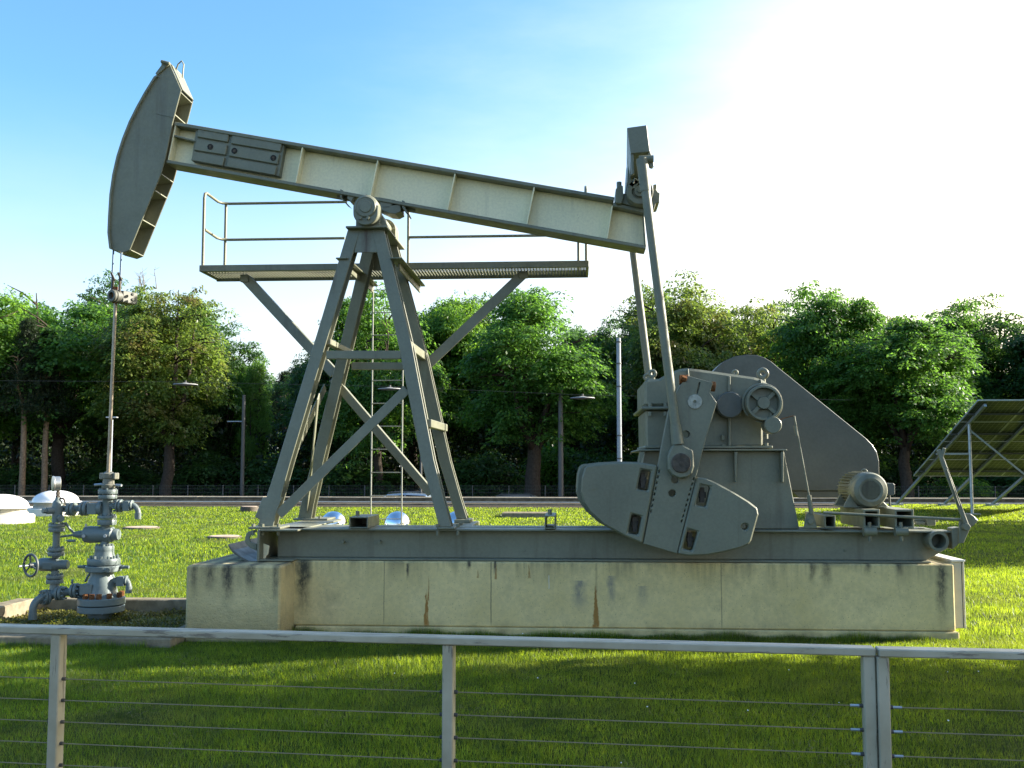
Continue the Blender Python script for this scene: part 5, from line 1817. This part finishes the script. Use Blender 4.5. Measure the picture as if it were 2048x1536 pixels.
q = at(790, 988, 51)
car(q.x + .2, 51, 'silver blue estate car whose roof shows above the far wall', CARP)
q = at(1012, 992, 53)
car(q.x, 53, 'grey car of which only a sliver of roof shows above the wall', simple('grey_car_paint', (.14, .14, .14), .4, .2), .76)


# ------------------------------------------------------------------ trees
def leaf_quads(c, d, n, L, W):
    """diamond leaves: centres, long axes, normals"""
    s = np.cross(d, n); s /= np.linalg.norm(s, axis=1, keepdims=True) + 1e-9
    L = L[:, None]; W = W[:, None]
    droop = -n * L * .12
    return np.stack([c, c + d * L * .5 + s * W * .5, c + d * L + droop, c + d * L * .5 - s * W * .5], 1).reshape(-1, 3)


def make_tree_meshes(seed, H, Rr, trunk, kind, leafmat, nclump, per, leafL, barkmat=BARK, low=.5, fat=1.25):
    g = np.random.default_rng(seed)
    r = random.Random(seed)
    mb = MB()
    base_r = (.02 * H + .06) * (fat if kind != 'pine' else 1)
    # trunk with a slight lean
    pts = [Vector((0, 0, 0))]
    for k in range(1, 6):
        pts.append(Vector((r.uniform(-.12, .12), r.uniform(-.12, .12), trunk * k / 5)))
    mb.tube([pts[0]] + pts[1:], [base_r * 1.3] + [base_r * (1 - .06 * k) for k in range(1, 6)], 10)
    ends = []
    nl = 7 if kind != 'pine' else 3
    for i in range(nl):
        az = 2 * math.pi * i / nl + r.uniform(-.4, .4)
        rise = r.uniform(.45, 1.0)
        top = Vector((math.cos(az) * Rr * .62 * (1.15 - rise * .7), math.sin(az) * Rr * .62 * (1.15 - rise * .7), trunk + (H - trunk) * rise * .88))
        p0 = pts[-1] - Vector((0, 0, r.uniform(0, trunk * .15)))
        mid = p0.lerp(top, .45) + Vector((math.cos(az) * .35, math.sin(az) * .35, -.15 * (H - trunk) * (1 - rise)))
        path = [p0, p0.lerp(mid, .55) + Vector((0, 0, .1)), mid, mid.lerp(top, .55), top]
        mb.tube(path, [base_r * .5, base_r * .40, base_r * .3, base_r * .18, base_r * .06], 7)
        ends.append(top)
        for j in range(5):
            t = r.uniform(.35, .95)
            a = path[2].lerp(path[4], t) if t > .4 else path[1].lerp(path[2], t)
            a2 = az + r.uniform(-1.3, 1.3)
            ln = r.uniform(.6, 1.0) * Rr * .5
            b = a + Vector((math.cos(a2) * ln, math.sin(a2) * ln, r.uniform(-.05, .55) * ln))
            mb.tube([a, a.lerp(b, .5) + Vector((0, 0, .1)), b], [base_r * .16, base_r * .1, base_r * .03], 5)
            ends.append(b)
    bark = MB.build  # silence linters
    me_b = bpy.data.meshes.new('trunk')
    me_b.from_pydata([tuple(p) for p in mb.v], [], mb.f)
    me_b.materials.append(barkmat)
    me_b.polygons.foreach_set('use_smooth', [True] * len(me_b.polygons))
    # clumps
    crown_c = np.array([0, 0, trunk * .6 + (H - trunk * .6) * .5]); half_h = (H - trunk * .6) * .5
    if kind == 'pine':
        t = g.uniform(0, 1, nclump)
        zz = trunk * .92 + (H - trunk * .92) * t
        rad = Rr * (1 - t) ** .7 * g.uniform(.25, 1, nclump)
        a = g.uniform(0, 2 * np.pi, nclump)
        cc = np.stack([np.cos(a) * rad, np.sin(a) * rad, zz], 1)
        csz = g.uniform(.3, .7, nclump)
    else:
        # lobes: big masses round the limb ends
        nlobe = 22
        u = g.normal(size=(nlobe, 3)); u /= np.linalg.norm(u, axis=1, keepdims=True)
        u[:, 2] = u[:, 2] * .9 + .12
        lobe = u * np.array([Rr * .70, Rr * .70, half_h * .74]) * g.uniform(.7, 1.12, (nlobe, 1)) + crown_c
        lr = g.uniform(.20, .46, nlobe) * Rr
        li = g.integers(0, nlobe, nclump)
        v = g.normal(size=(nclump, 3)); v /= np.linalg.norm(v, axis=1, keepdims=True)
        rad = g.uniform(.45, 1.0, nclump) + (g.uniform(0, 1, nclump) < .08) * .2
        cc = lobe[li] + v * (lr[li] * rad)[:, None] * np.array([1, 1, .85])
        core = g.uniform(0, 1, nclump) < .14
        w = np.clip(g.normal(size=(nclump, 3)) * .42, -.8, .8)
        cc[core] = (w * np.array([Rr, Rr, half_h]) * .75 + crown_c)[core]
        keep = (cc[:, 2] > trunk * low + .25 * trunk * (low > 1) * g.uniform(-1, 1, len(cc)))
        cc = cc[keep]; csz = g.uniform(.30, .85, len(cc))
    n = len(cc)
    idx = np.repeat(np.arange(n), per)
    m = len(idx)
    # each clump is a shallow, drooping fan of leaves
    az = g.uniform(0, 2 * np.pi, m)
    rr = np.sqrt(g.uniform(0, 1, m)) * csz[idx]
    off = np.stack([np.cos(az) * rr, np.sin(az) * rr, -.35 * rr ** 2 / csz[idx] + g.normal(0, .07, m)], 1)
    outw = cc - crown_c; outw /= np.linalg.norm(outw, axis=1, keepdims=True) + 1e-6
    tilt = outw[idx] * .35
    off[:, 2] += -(off[:, 0] * tilt[:, 0] + off[:, 1] * tilt[:, 1]) * .8
    c = cc[idx] + off
    d = np.stack([np.cos(az), np.sin(az), g.uniform(-.75, .1, m)], 1) + g.normal(0, .25, (m, 3))
    d /= np.linalg.norm(d, axis=1, keepdims=True)
    nn = np.stack([g.normal(0, .45, m), g.normal(0, .45, m), np.ones(m)], 1) + tilt
    if kind == 'pine':
        nn = g.normal(size=(m, 3)); d = g.normal(size=(m, 3)); d /= np.linalg.norm(d, axis=1, keepdims=True)
    nn -= d * np.sum(nn * d, 1, keepdims=True)
    nn /= np.linalg.norm(nn, axis=1, keepdims=True) + 1e-9
    L = g.uniform(.7, 1.25, m) * leafL
    V = leaf_quads(c, d, nn, L, L * (.55 if kind != 'pine' else .16))
    me_l = arrays_mesh('crown', V, np.arange(m * 4).reshape(-1, 4), leafmat)
    return me_b, me_l


VAR = {
    'chestnut_a': make_tree_meshes(11, 11, 4.2, 3.6, 'broad', LEAF, 1100, 54, .195),
    'chestnut_b': make_tree_meshes(12, 11, 4.4, 3.4, 'broad', LEAF, 1150, 54, .195),
    'browning': make_tree_meshes(13, 11.5, 4.2, 3.6, 'broad', LEAFY, 1050, 50, .19),
    'bright': make_tree_meshes(14, 10, 3.6, 3.0, 'broad', LEAFB, 860, 52, .19),
    'dark': make_tree_meshes(15, 12, 4.4, 3.5, 'broad', LEAFD, 1050, 54, .20),
    'forked': make_tree_meshes(19, 11, 4.2, 3.5, 'broad', LEAF, 1150, 54, .195, low=1.25, fat=1.65),
    'pine': make_tree_meshes(16, 12, 2.6, 7.0, 'pine', NEEDLE, 300, 50, .30, PINEBARK),
    'shrub': make_tree_meshes(17, 3.4, 1.7, .7, 'broad', LEAFB, 240, 30, .22),
    'shrub_dark': make_tree_meshes(18, 4.2, 2.2, .8, 'broad', LEAFD, 260, 30, .24),
}
VH = {'chestnut_a': (11, 4.2), 'chestnut_b': (11, 4.4), 'browning': (11.5, 4.2), 'bright': (10, 3.6), 'dark': (12, 4.4), 'forked': (11, 4.2), 'pine': (12, 2.6), 'shrub': (3.4, 1.7), 'shrub_dark': (4.2, 2.2)}
GZ = -1.6


def plant(name, var, x, Y, H, Rr, rot, label, cat='tree', group='trees beyond the road', base=GZ):
    th = thing(name, (x, Y, base), label, cat, group)
    h0, r0 = VH[var]
    th.scale = (Rr / r0, Rr / r0, H / h0)
    th.rotation_euler[2] = rot
    for nm, me in (('trunk', VAR[var][0]), ('crown', VAR[var][1])):
        o = bpy.data.objects.new(nm, me)
        C.objects.link(o)
        o.parent = th
    return th


def tree_px(name, var, u, vtop, hw, Y, rot, label, cat='tree', group='trees beyond the road'):
    p = at(u, vtop, Y)
    return plant(name, var, p.x, Y, p.z - GZ, hw * 1.12 / FPX * Y, rot, label, cat, group)


T = [
    ('broadleaf_tree', 'bright', -60, 540, 125, 59, .3, 'bright green broadleaf tree cut by the left edge of the photograph'),
    ('chestnut_tree', 'chestnut_a', 130, 546, 165, 63, 1.1, 'dark green chestnut tree behind the two thin pine trunks'),
    ('chestnut_tree', 'browning', 345, 545, 140, 60, 2.2, 'yellowing chestnut tree with bare top twigs right of the polished rod'),
    ('broadleaf_tree', 'dark', 452, 640, 95, 68, 4.0, 'loose dark tree on the left edge of the sky gap'),
    ('broadleaf_tree', 'bright', 505, 700, 42, 66, 5.0, 'small pointed light green tree beside the sky gap'),
    ('pine_tree', 'pine', 572, 745, 48, 84, 1.0, 'small dark pine far away in the sky gap'),
    ('broadleaf_tree', 'dark', 690, 640, 95, 66, .6, 'dark tree behind the left post legs'),
    ('chestnut_tree', 'chestnut_b', 760, 558, 120, 61, 1.9, 'green chestnut tree behind the ladder'),
    ('broadleaf_tree', 'bright', 890, 556, 105, 68, .2, 'light green tree seen below the walkway'),
    ('chestnut_tree', 'forked', 1065, 566, 150, 58.5, 2.9, 'forked chestnut tree standing alone left of the grey pole'),
    ('broadleaf_tree', 'dark', 1235, 625, 80, 74, 3.3, 'dark tree behind the tall grey pole'),
    ('chestnut_tree', 'browning', 1345, 525, 130, 62, 5.1, 'tallest browning tree behind the pitman arms'),
    ('broadleaf_tree', 'browning', 1510, 572, 120, 66, .9, 'thin topped browning tree above the gearbox'),
    ('chestnut_tree', 'chestnut_b', 1650, 566, 135, 62, 3.8, 'green chestnut tree behind the belt guard slope'),
    ('chestnut_tree', 'chestnut_a', 1800, 582, 150, 59, 5.6, 'bright sided chestnut tree left of the solar array'),
    ('broadleaf_tree', 'dark', 1965, 585, 130, 70, 2.5, 'dark tree above the solar array'),
    ('broadleaf_tree', 'dark', 2120, 590, 130, 66, 4.4, 'dark tree at the right edge of the photograph'),
    ('chestnut_tree', 'chestnut_b', -230, 560, 150, 62, .7, 'green chestnut tree beyond the left edge of the photograph'),
    ('chestnut_tree', 'chestnut_b', 2330, 580, 150, 62, 1.7, 'green chestnut tree beyond the right edge of the photograph'),
    ('pine_tree', 'pine', 57, 640, 55, 58.5, .5, 'slim pine with pale trunk at the far left'),
    ('pine_tree', 'pine', 99, 660, 55, 59.5, 2.5, 'slim pine with thicker pale trunk right of its twin'),
]
for t in T:
    tree_px(*t)
for i, (u, vt, hw, Y, v, lab) in enumerate(((45, 552, 105, 69, 'chestnut_a', 'tall dark tree behind the two pines'), (235, 541, 110, 70, 'dark', 'tall dark tree right behind the polished rod'), (410, 585, 80, 71, 'chestnut_b', 'green tree behind the browning chestnut'),
        (640, 670, 75, 73, 'dark', 'dark tree just right of the sky gap'), (830, 575, 110, 73, 'chestnut_a', 'green tree behind the right post leg'), (970, 585, 100, 70, 'dark', 'dark tree filling the gap left of the forked chestnut'),
        (1150, 640, 80, 72, 'chestnut_b', 'green tree between the forked chestnut and the grey pole'), (1290, 560, 95, 70, 'dark', 'dark tree left of the tallest browning tree'), (1430, 585, 110, 71, 'chestnut_a', 'green tree between the two browning trees'),
        (1585, 590, 110, 72, 'dark', 'dark tree behind the top of the belt guard'), (1725, 596, 105, 70, 'browning', 'browning tree between two green chestnuts right of the belt guard'), (1885, 600, 110, 68, 'chestnut_b', 'green tree above the left end of the solar panels'))):
    tree_px('broadleaf_tree', v, u, vt, hw, Y, 1.7 * i, lab)
for (x, y, H, Rr, v, rot, lab) in ((33, 60, 12, 4.6, 'chestnut_b', 1, 'chestnut tree beyond the road, first outside the picture on the right'),
        (38, 66, 12.5, 4.8, 'dark', 2, 'dark tree beyond the road, outside the picture on the right'), (44, 62, 12, 4.6, 'chestnut_a', 3, 'chestnut tree beyond the road, farther out on the right'),
        (42, 76, 12, 4.8, 'dark', 4, 'dark tree of the second row, outside the picture on the right'), (51, 70, 12, 4.8, 'dark', 5, 'dark tree farthest out on the right beyond the road'), (36, 82, 12, 4.8, 'dark', 6, 'dark tree at the back of the wood on the right')):
    plant('broadleaf_tree', v, x, y, H, Rr, rot, lab)
# second row, so that the wood closes behind
k = 0
for u in range(-260, 2500, 150):
    if 520 < u < 640: continue
    p = at(u, 720 if not (1150 < u < 1300) else 760, 80 + (k % 3) * 4)
    plant('broadleaf_tree', 'dark', p.x, p.y, p.z - GZ, 4.6, k * 1.3, 'dark tree in the row behind the chestnut trees', 'tree', 'second row of trees')
    k += 1
plant('shrub', 'shrub', at(1925, 990, 60).x, 60, at(1925, 940, 60).z - GZ, 1.7, .4, 'bright sunlit bush below the solar array', 'bush', None)
plant('shrub', 'shrub', at(1120, 990, 66).x, 66, at(1120, 870, 66).z - GZ, 2.2, 1.4, 'bright sunlit bush behind the forked chestnut trunk', 'bush', None)
for i, (u, Y, hh, lab) in enumerate(((20, 61, 3.4, 'dark bush at the far left below the pines'), (215, 63, 3.8, 'dark bush behind the hanging polished rod'), (300, 62, 3.0, 'dark bush left of the yellowing chestnut trunk'), (430, 64, 4.2, 'dark bush left of the armed pole'), (560, 64, 4.0, 'dark bush behind the left front post leg'),
        (720, 62, 3.6, 'dark bush behind the left ladder rail'), (960, 63, 4.2, 'dark bush right of the right post legs'), (1190, 64, 4.4, 'dark bush beside the tall grey pole'), (1290, 64, 4.2, 'dark bush behind the gearbox'), (1780, 64, 4.0, 'dark bush between the motor and the solar array'), (2010, 63, 3.4, 'dark bush seen under the solar panels'))):
    plant('shrub', 'shrub_dark', at(u, 980, Y).x, Y, hh, 2.6, i * .9, lab, 'bush', 'bushes below the trees')
# undergrowth: one mass nobody could count
g = np.random.default_rng(5)
n = 5200
ux = g.uniform(-46, 52, n); uy = g.uniform(64, 92, n); uh = g.uniform(0, 1, n) ** .8 * 5.6
cc = np.stack([ux, uy, GZ + uh], 1)
idx = np.repeat(np.arange(n), 16); m = len(idx)
c = cc[idx] + g.normal(0, .42, (m, 3))
d = g.normal(size=(m, 3)); d[:, 2] -= .3; d /= np.linalg.norm(d, axis=1, keepdims=True)
nn = g.normal(0, .6, (m, 3)); nn[:, 2] += 1
nn -= d * np.sum(nn * d, 1, keepdims=True); nn /= np.linalg.norm(nn, axis=1, keepdims=True)
L = g.uniform(.2, .42, m)
V = leaf_quads(c, d, nn, L, L * .6)
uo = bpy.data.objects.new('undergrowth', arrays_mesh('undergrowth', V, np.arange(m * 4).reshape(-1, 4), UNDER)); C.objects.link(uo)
tag(uo, 'dark leafy undergrowth filling the wood beyond the mesh fence', 'undergrowth', None, 'stuff')
# the wood beyond, far off, reads as one dark mass
n = 9000
ux = g.uniform(-75, 85, n); uy = g.uniform(96, 112, n); uz = GZ + g.uniform(0, 1, n) * (7.2 + 1.6 * np.sin(ux * .23) + .9 * np.sin(ux * .61))
gap = (ux / uy > -.30) & (ux / uy < -.255)
uz[gap] = GZ + (uz[gap] - GZ) * .8
c = np.stack([ux, uy, uz], 1)
d = g.normal(size=(n, 3)); d /= np.linalg.norm(d, axis=1, keepdims=True)
nn = g.normal(size=(n, 3)); nn -= d * np.sum(nn * d, 1, keepdims=True); nn /= np.linalg.norm(nn, axis=1, keepdims=True)
L = g.uniform(.9, 1.9, n)
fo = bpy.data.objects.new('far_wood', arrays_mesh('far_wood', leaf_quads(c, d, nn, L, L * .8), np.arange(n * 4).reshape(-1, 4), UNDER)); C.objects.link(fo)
tag(fo, 'dark far wood closing the view behind the trees', 'wood', None, 'stuff')
# bare twigs on top of the yellowing tree
def twigs(u, v, Y, n_, hh, seed):
    r = random.Random(seed)
    mb = MB()
    p = at(u, v, Y)
    for i in range(n_):
        a = p + Vector((r.uniform(-.7, .7), r.uniform(-.3, .3), r.uniform(-.4, 0)))
        b = a + Vector((r.uniform(-.25, .25), 0, hh * r.uniform(.6, 1)))
        mb.tube([a, a.lerp(b, .5) + Vector((r.uniform(-.06, .06), 0, 0)), b], [.03, .02, .008], 5)
        for j in range(4):
            q = a.lerp(b, r.uniform(.3, .95)); mb.tube([q, q + Vector((r.uniform(-.45, .45), r.uniform(-.2, .2), r.uniform(.1, .4)))], [.012, .005], 4)
    return mb


for o in [o for o in C.objects if o.get('label', '').startswith('yellowing chestnut')]:
    tw = twigs(300, 575, 60, 7, 1.5, 4)
    me = bpy.data.meshes.new('bare_twigs'); me.from_pydata([tuple(p) for p in tw.v], [], tw.f); me.materials.append(TWIG)
    t_ = bpy.data.objects.new('bare_twigs', me); C.objects.link(t_); t_.parent = o
    t_.matrix_parent_inverse = (Matrix.Translation(o.location) @ Matrix.Rotation(o.rotation_euler[2], 4, 'Z') @ Matrix.Diagonal((*o.scale, 1))).inverted()

# trees on the right, outside the picture, whose shade lies over the near lawn
for (x, y, H, Rr, v, rot, lab) in (
        (12.5, 9.6, 10.5, 3.9, 'chestnut_a', 0, 'green tree right of the railing, nearest the plinth, outside the picture'),
        (18.5, 7.6, 11, 4.4, 'chestnut_b', 1, 'green tree behind the nearest one, right of the picture'),
        (12.8, 4.6, 10, 4.2, 'chestnut_b', 2, 'green tree level with the railing, right of the picture'),
        (19, 0.6, 13, 4.8, 'chestnut_a', 3, 'tall green tree of the outer row level with the railing, right of the picture'),
        (24, 9.5, 11, 4.2, 'dark', 3.6, 'dark tree farthest out on the right of the picture'),
        (19, 24.6, 8.2, 4.0, 'chestnut_b', 4, 'low tree right of the lawn in front of the solar array, outside the picture'),
        (22, 29.8, 7.5, 3.8, 'dark', 5, 'low dark tree right of the lawn beside the solar array, outside the picture')):
    plant('shade_tree', v, x, y, H, Rr, rot, lab, 'tree', 'trees right of the picture', base=-.02)

# ------------------------------------------------------------------ lawn grass
parts_v, parts_n = [], 0
for (area, dens, hm, hM, wd, sd) in (((4.6, 10.2), 8200, .016, .050, .0040, 1), ((10.2, 17), 2600, .02, .055, .007, 2), ((17, 28), 620, .025, .06, .015, 3), ((28, 44.1), 260, .03, .06, .024, 4)):
    g = np.random.default_rng(100 + sd)
    x, y = blades(area, dens, hm, hM, wd, sd)
    ok = np.ones(len(x), bool)
    for r_ in NOGRASS:
        ok &= ~in_rect(x, y, r_)
    x, y = x[ok], y[ok]; n = len(x)
    # patchy height and lie
    patch = .5 + .5 * np.sin(x * 2.1 + 1.3 * np.sin(y * 1.7)) * np.cos(y * 1.9 + np.sin(x * 1.1))
    h = (hm + (hM - hm) * g.uniform(0, 1, n)) * (.75 + .5 * patch)
    a = g.uniform(0, 2 * np.pi, n)
    lean = np.abs(g.normal(0, .55, n)) * h
    b = g.uniform(0, 2 * np.pi, n)
    w = wd * g.uniform(.6, 1.3, n) * .5
    p0 = np.stack([x - np.cos(a) * w, y - np.sin(a) * w, 0 * x - .004], 1)
    p1 = np.stack([x + np.cos(a) * w, y + np.sin(a) * w, 0 * x - .004], 1)
    p2 = np.stack([x + np.cos(b) * lean, y + np.sin(b) * lean, h], 1)
    parts_v.append(np.stack([p0, p1, p2], 1).reshape(-1, 3)); parts_n += n
V = np.concatenate(parts_v)
# longer tufts that the mower misses, against the footing and the kerbs
g = np.random.default_rng(77)
n = 9000
x = np.concatenate([g.uniform(xR, xE + .05, n), xE + .03 + np.abs(g.normal(0, .05, 1500)), g.uniform(-8, kx1 - .2, 3500)])
y = np.concatenate([YM - .04 - np.abs(g.normal(0, .05, n)), g.uniform(YM, 11.2, 1500), 9.20 - np.abs(g.normal(0, .04, 3500))])
m = len(x)
h = g.uniform(.03, .11, m) * (.6 + .4 * np.sin(x * 3.1) * np.sin(x * 7.7))
a = g.uniform(0, 2 * np.pi, m); b = g.uniform(0, 2 * np.pi, m); w = .0024; lean = np.abs(g.normal(0, .4, m)) * h
parts_v.append(np.stack([np.stack([x - np.cos(a) * w, y - np.sin(a) * w, 0 * x - .004], 1), np.stack([x + np.cos(a) * w, y + np.sin(a) * w, 0 * x - .004], 1), np.stack([x + np.cos(b) * lean, y + np.sin(b) * lean, np.abs(h) + .01], 1)], 1).reshape(-1, 3))
V = np.concatenate(parts_v)
go = bpy.data.objects.new('grass', arrays_mesh('grass', V, np.arange(len(V)).reshape(-1, 3), BLADE)); C.objects.link(go)
tag(go, 'short mown grass covering the lawn', 'grass', None, 'stuff')
# dry clippings lying in loose patches, and a few daisies
g = np.random.default_rng(55)
n = 60000
y = g.uniform(4.8, 15, n); x = -.565 * y - 1 + g.uniform(0, 1, n) * (y * 1.06 + 2.2)
f = np.sin(x * 1.9 + 2 * np.sin(y * 2.3)) * np.sin(y * 3.7 + 1.5 * np.sin(x * 1.3)) + .5 * np.sin(x * 5.1 + y * 4.3)
ok = (f + g.normal(0, .35, n)) > .78
for r_ in NOGRASS: ok &= ~in_rect(x, y, r_)
x, y = x[ok], y[ok]; n = len(x)
a = g.uniform(0, 2 * np.pi, n); L = g.uniform(.02, .07, n); z0 = g.uniform(.012, .04, n); w = .0016
d = np.stack([np.cos(a), np.sin(a), g.normal(0, .25, n)], 1); s = np.stack([-np.sin(a), np.cos(a), 0 * a], 1)
c = np.stack([x, y, z0], 1)
V = np.stack([c - s * w, c + s * w, c + d * L[:, None]], 1).reshape(-1, 3)
do = bpy.data.objects.new('dry_grass', arrays_mesh('dry_grass', V, np.arange(len(V)).reshape(-1, 3), leaf_mat('dry_grass', (.30, .25, .12), (.25, .2, .08), var=.3))); C.objects.link(do)
tag(do, 'pale dry clippings lying in loose patches on the lawn', 'clippings', None, 'stuff')
g = np.random.default_rng(56)
n = 34
y = g.uniform(5.2, 13, n); x = -.56 * y + g.uniform(0, 1, n) * y
c = np.stack([x, y, g.uniform(.035, .055, n)], 1)
Vs, Fs = [], []
for p in c:
    r_ = g.uniform(.003, .007)
    Vs += [(p[0] + r_ * math.cos(k * 1.0472), p[1] + r_ * math.sin(k * 1.0472), p[2] + .003 * math.sin(k)) for k in range(6)]
Fs = np.arange(n * 6).reshape(-1, 6)
da = bpy.data.objects.new('daisies', arrays_mesh('daisies', Vs, Fs, simple('petal_white', (.75, .75, .72), .6, 0, .05))); C.objects.link(da)
tag(da, 'tiny white daisies scattered through the lawn', 'daisies', None, 'stuff')
print('grass blades', parts_n)
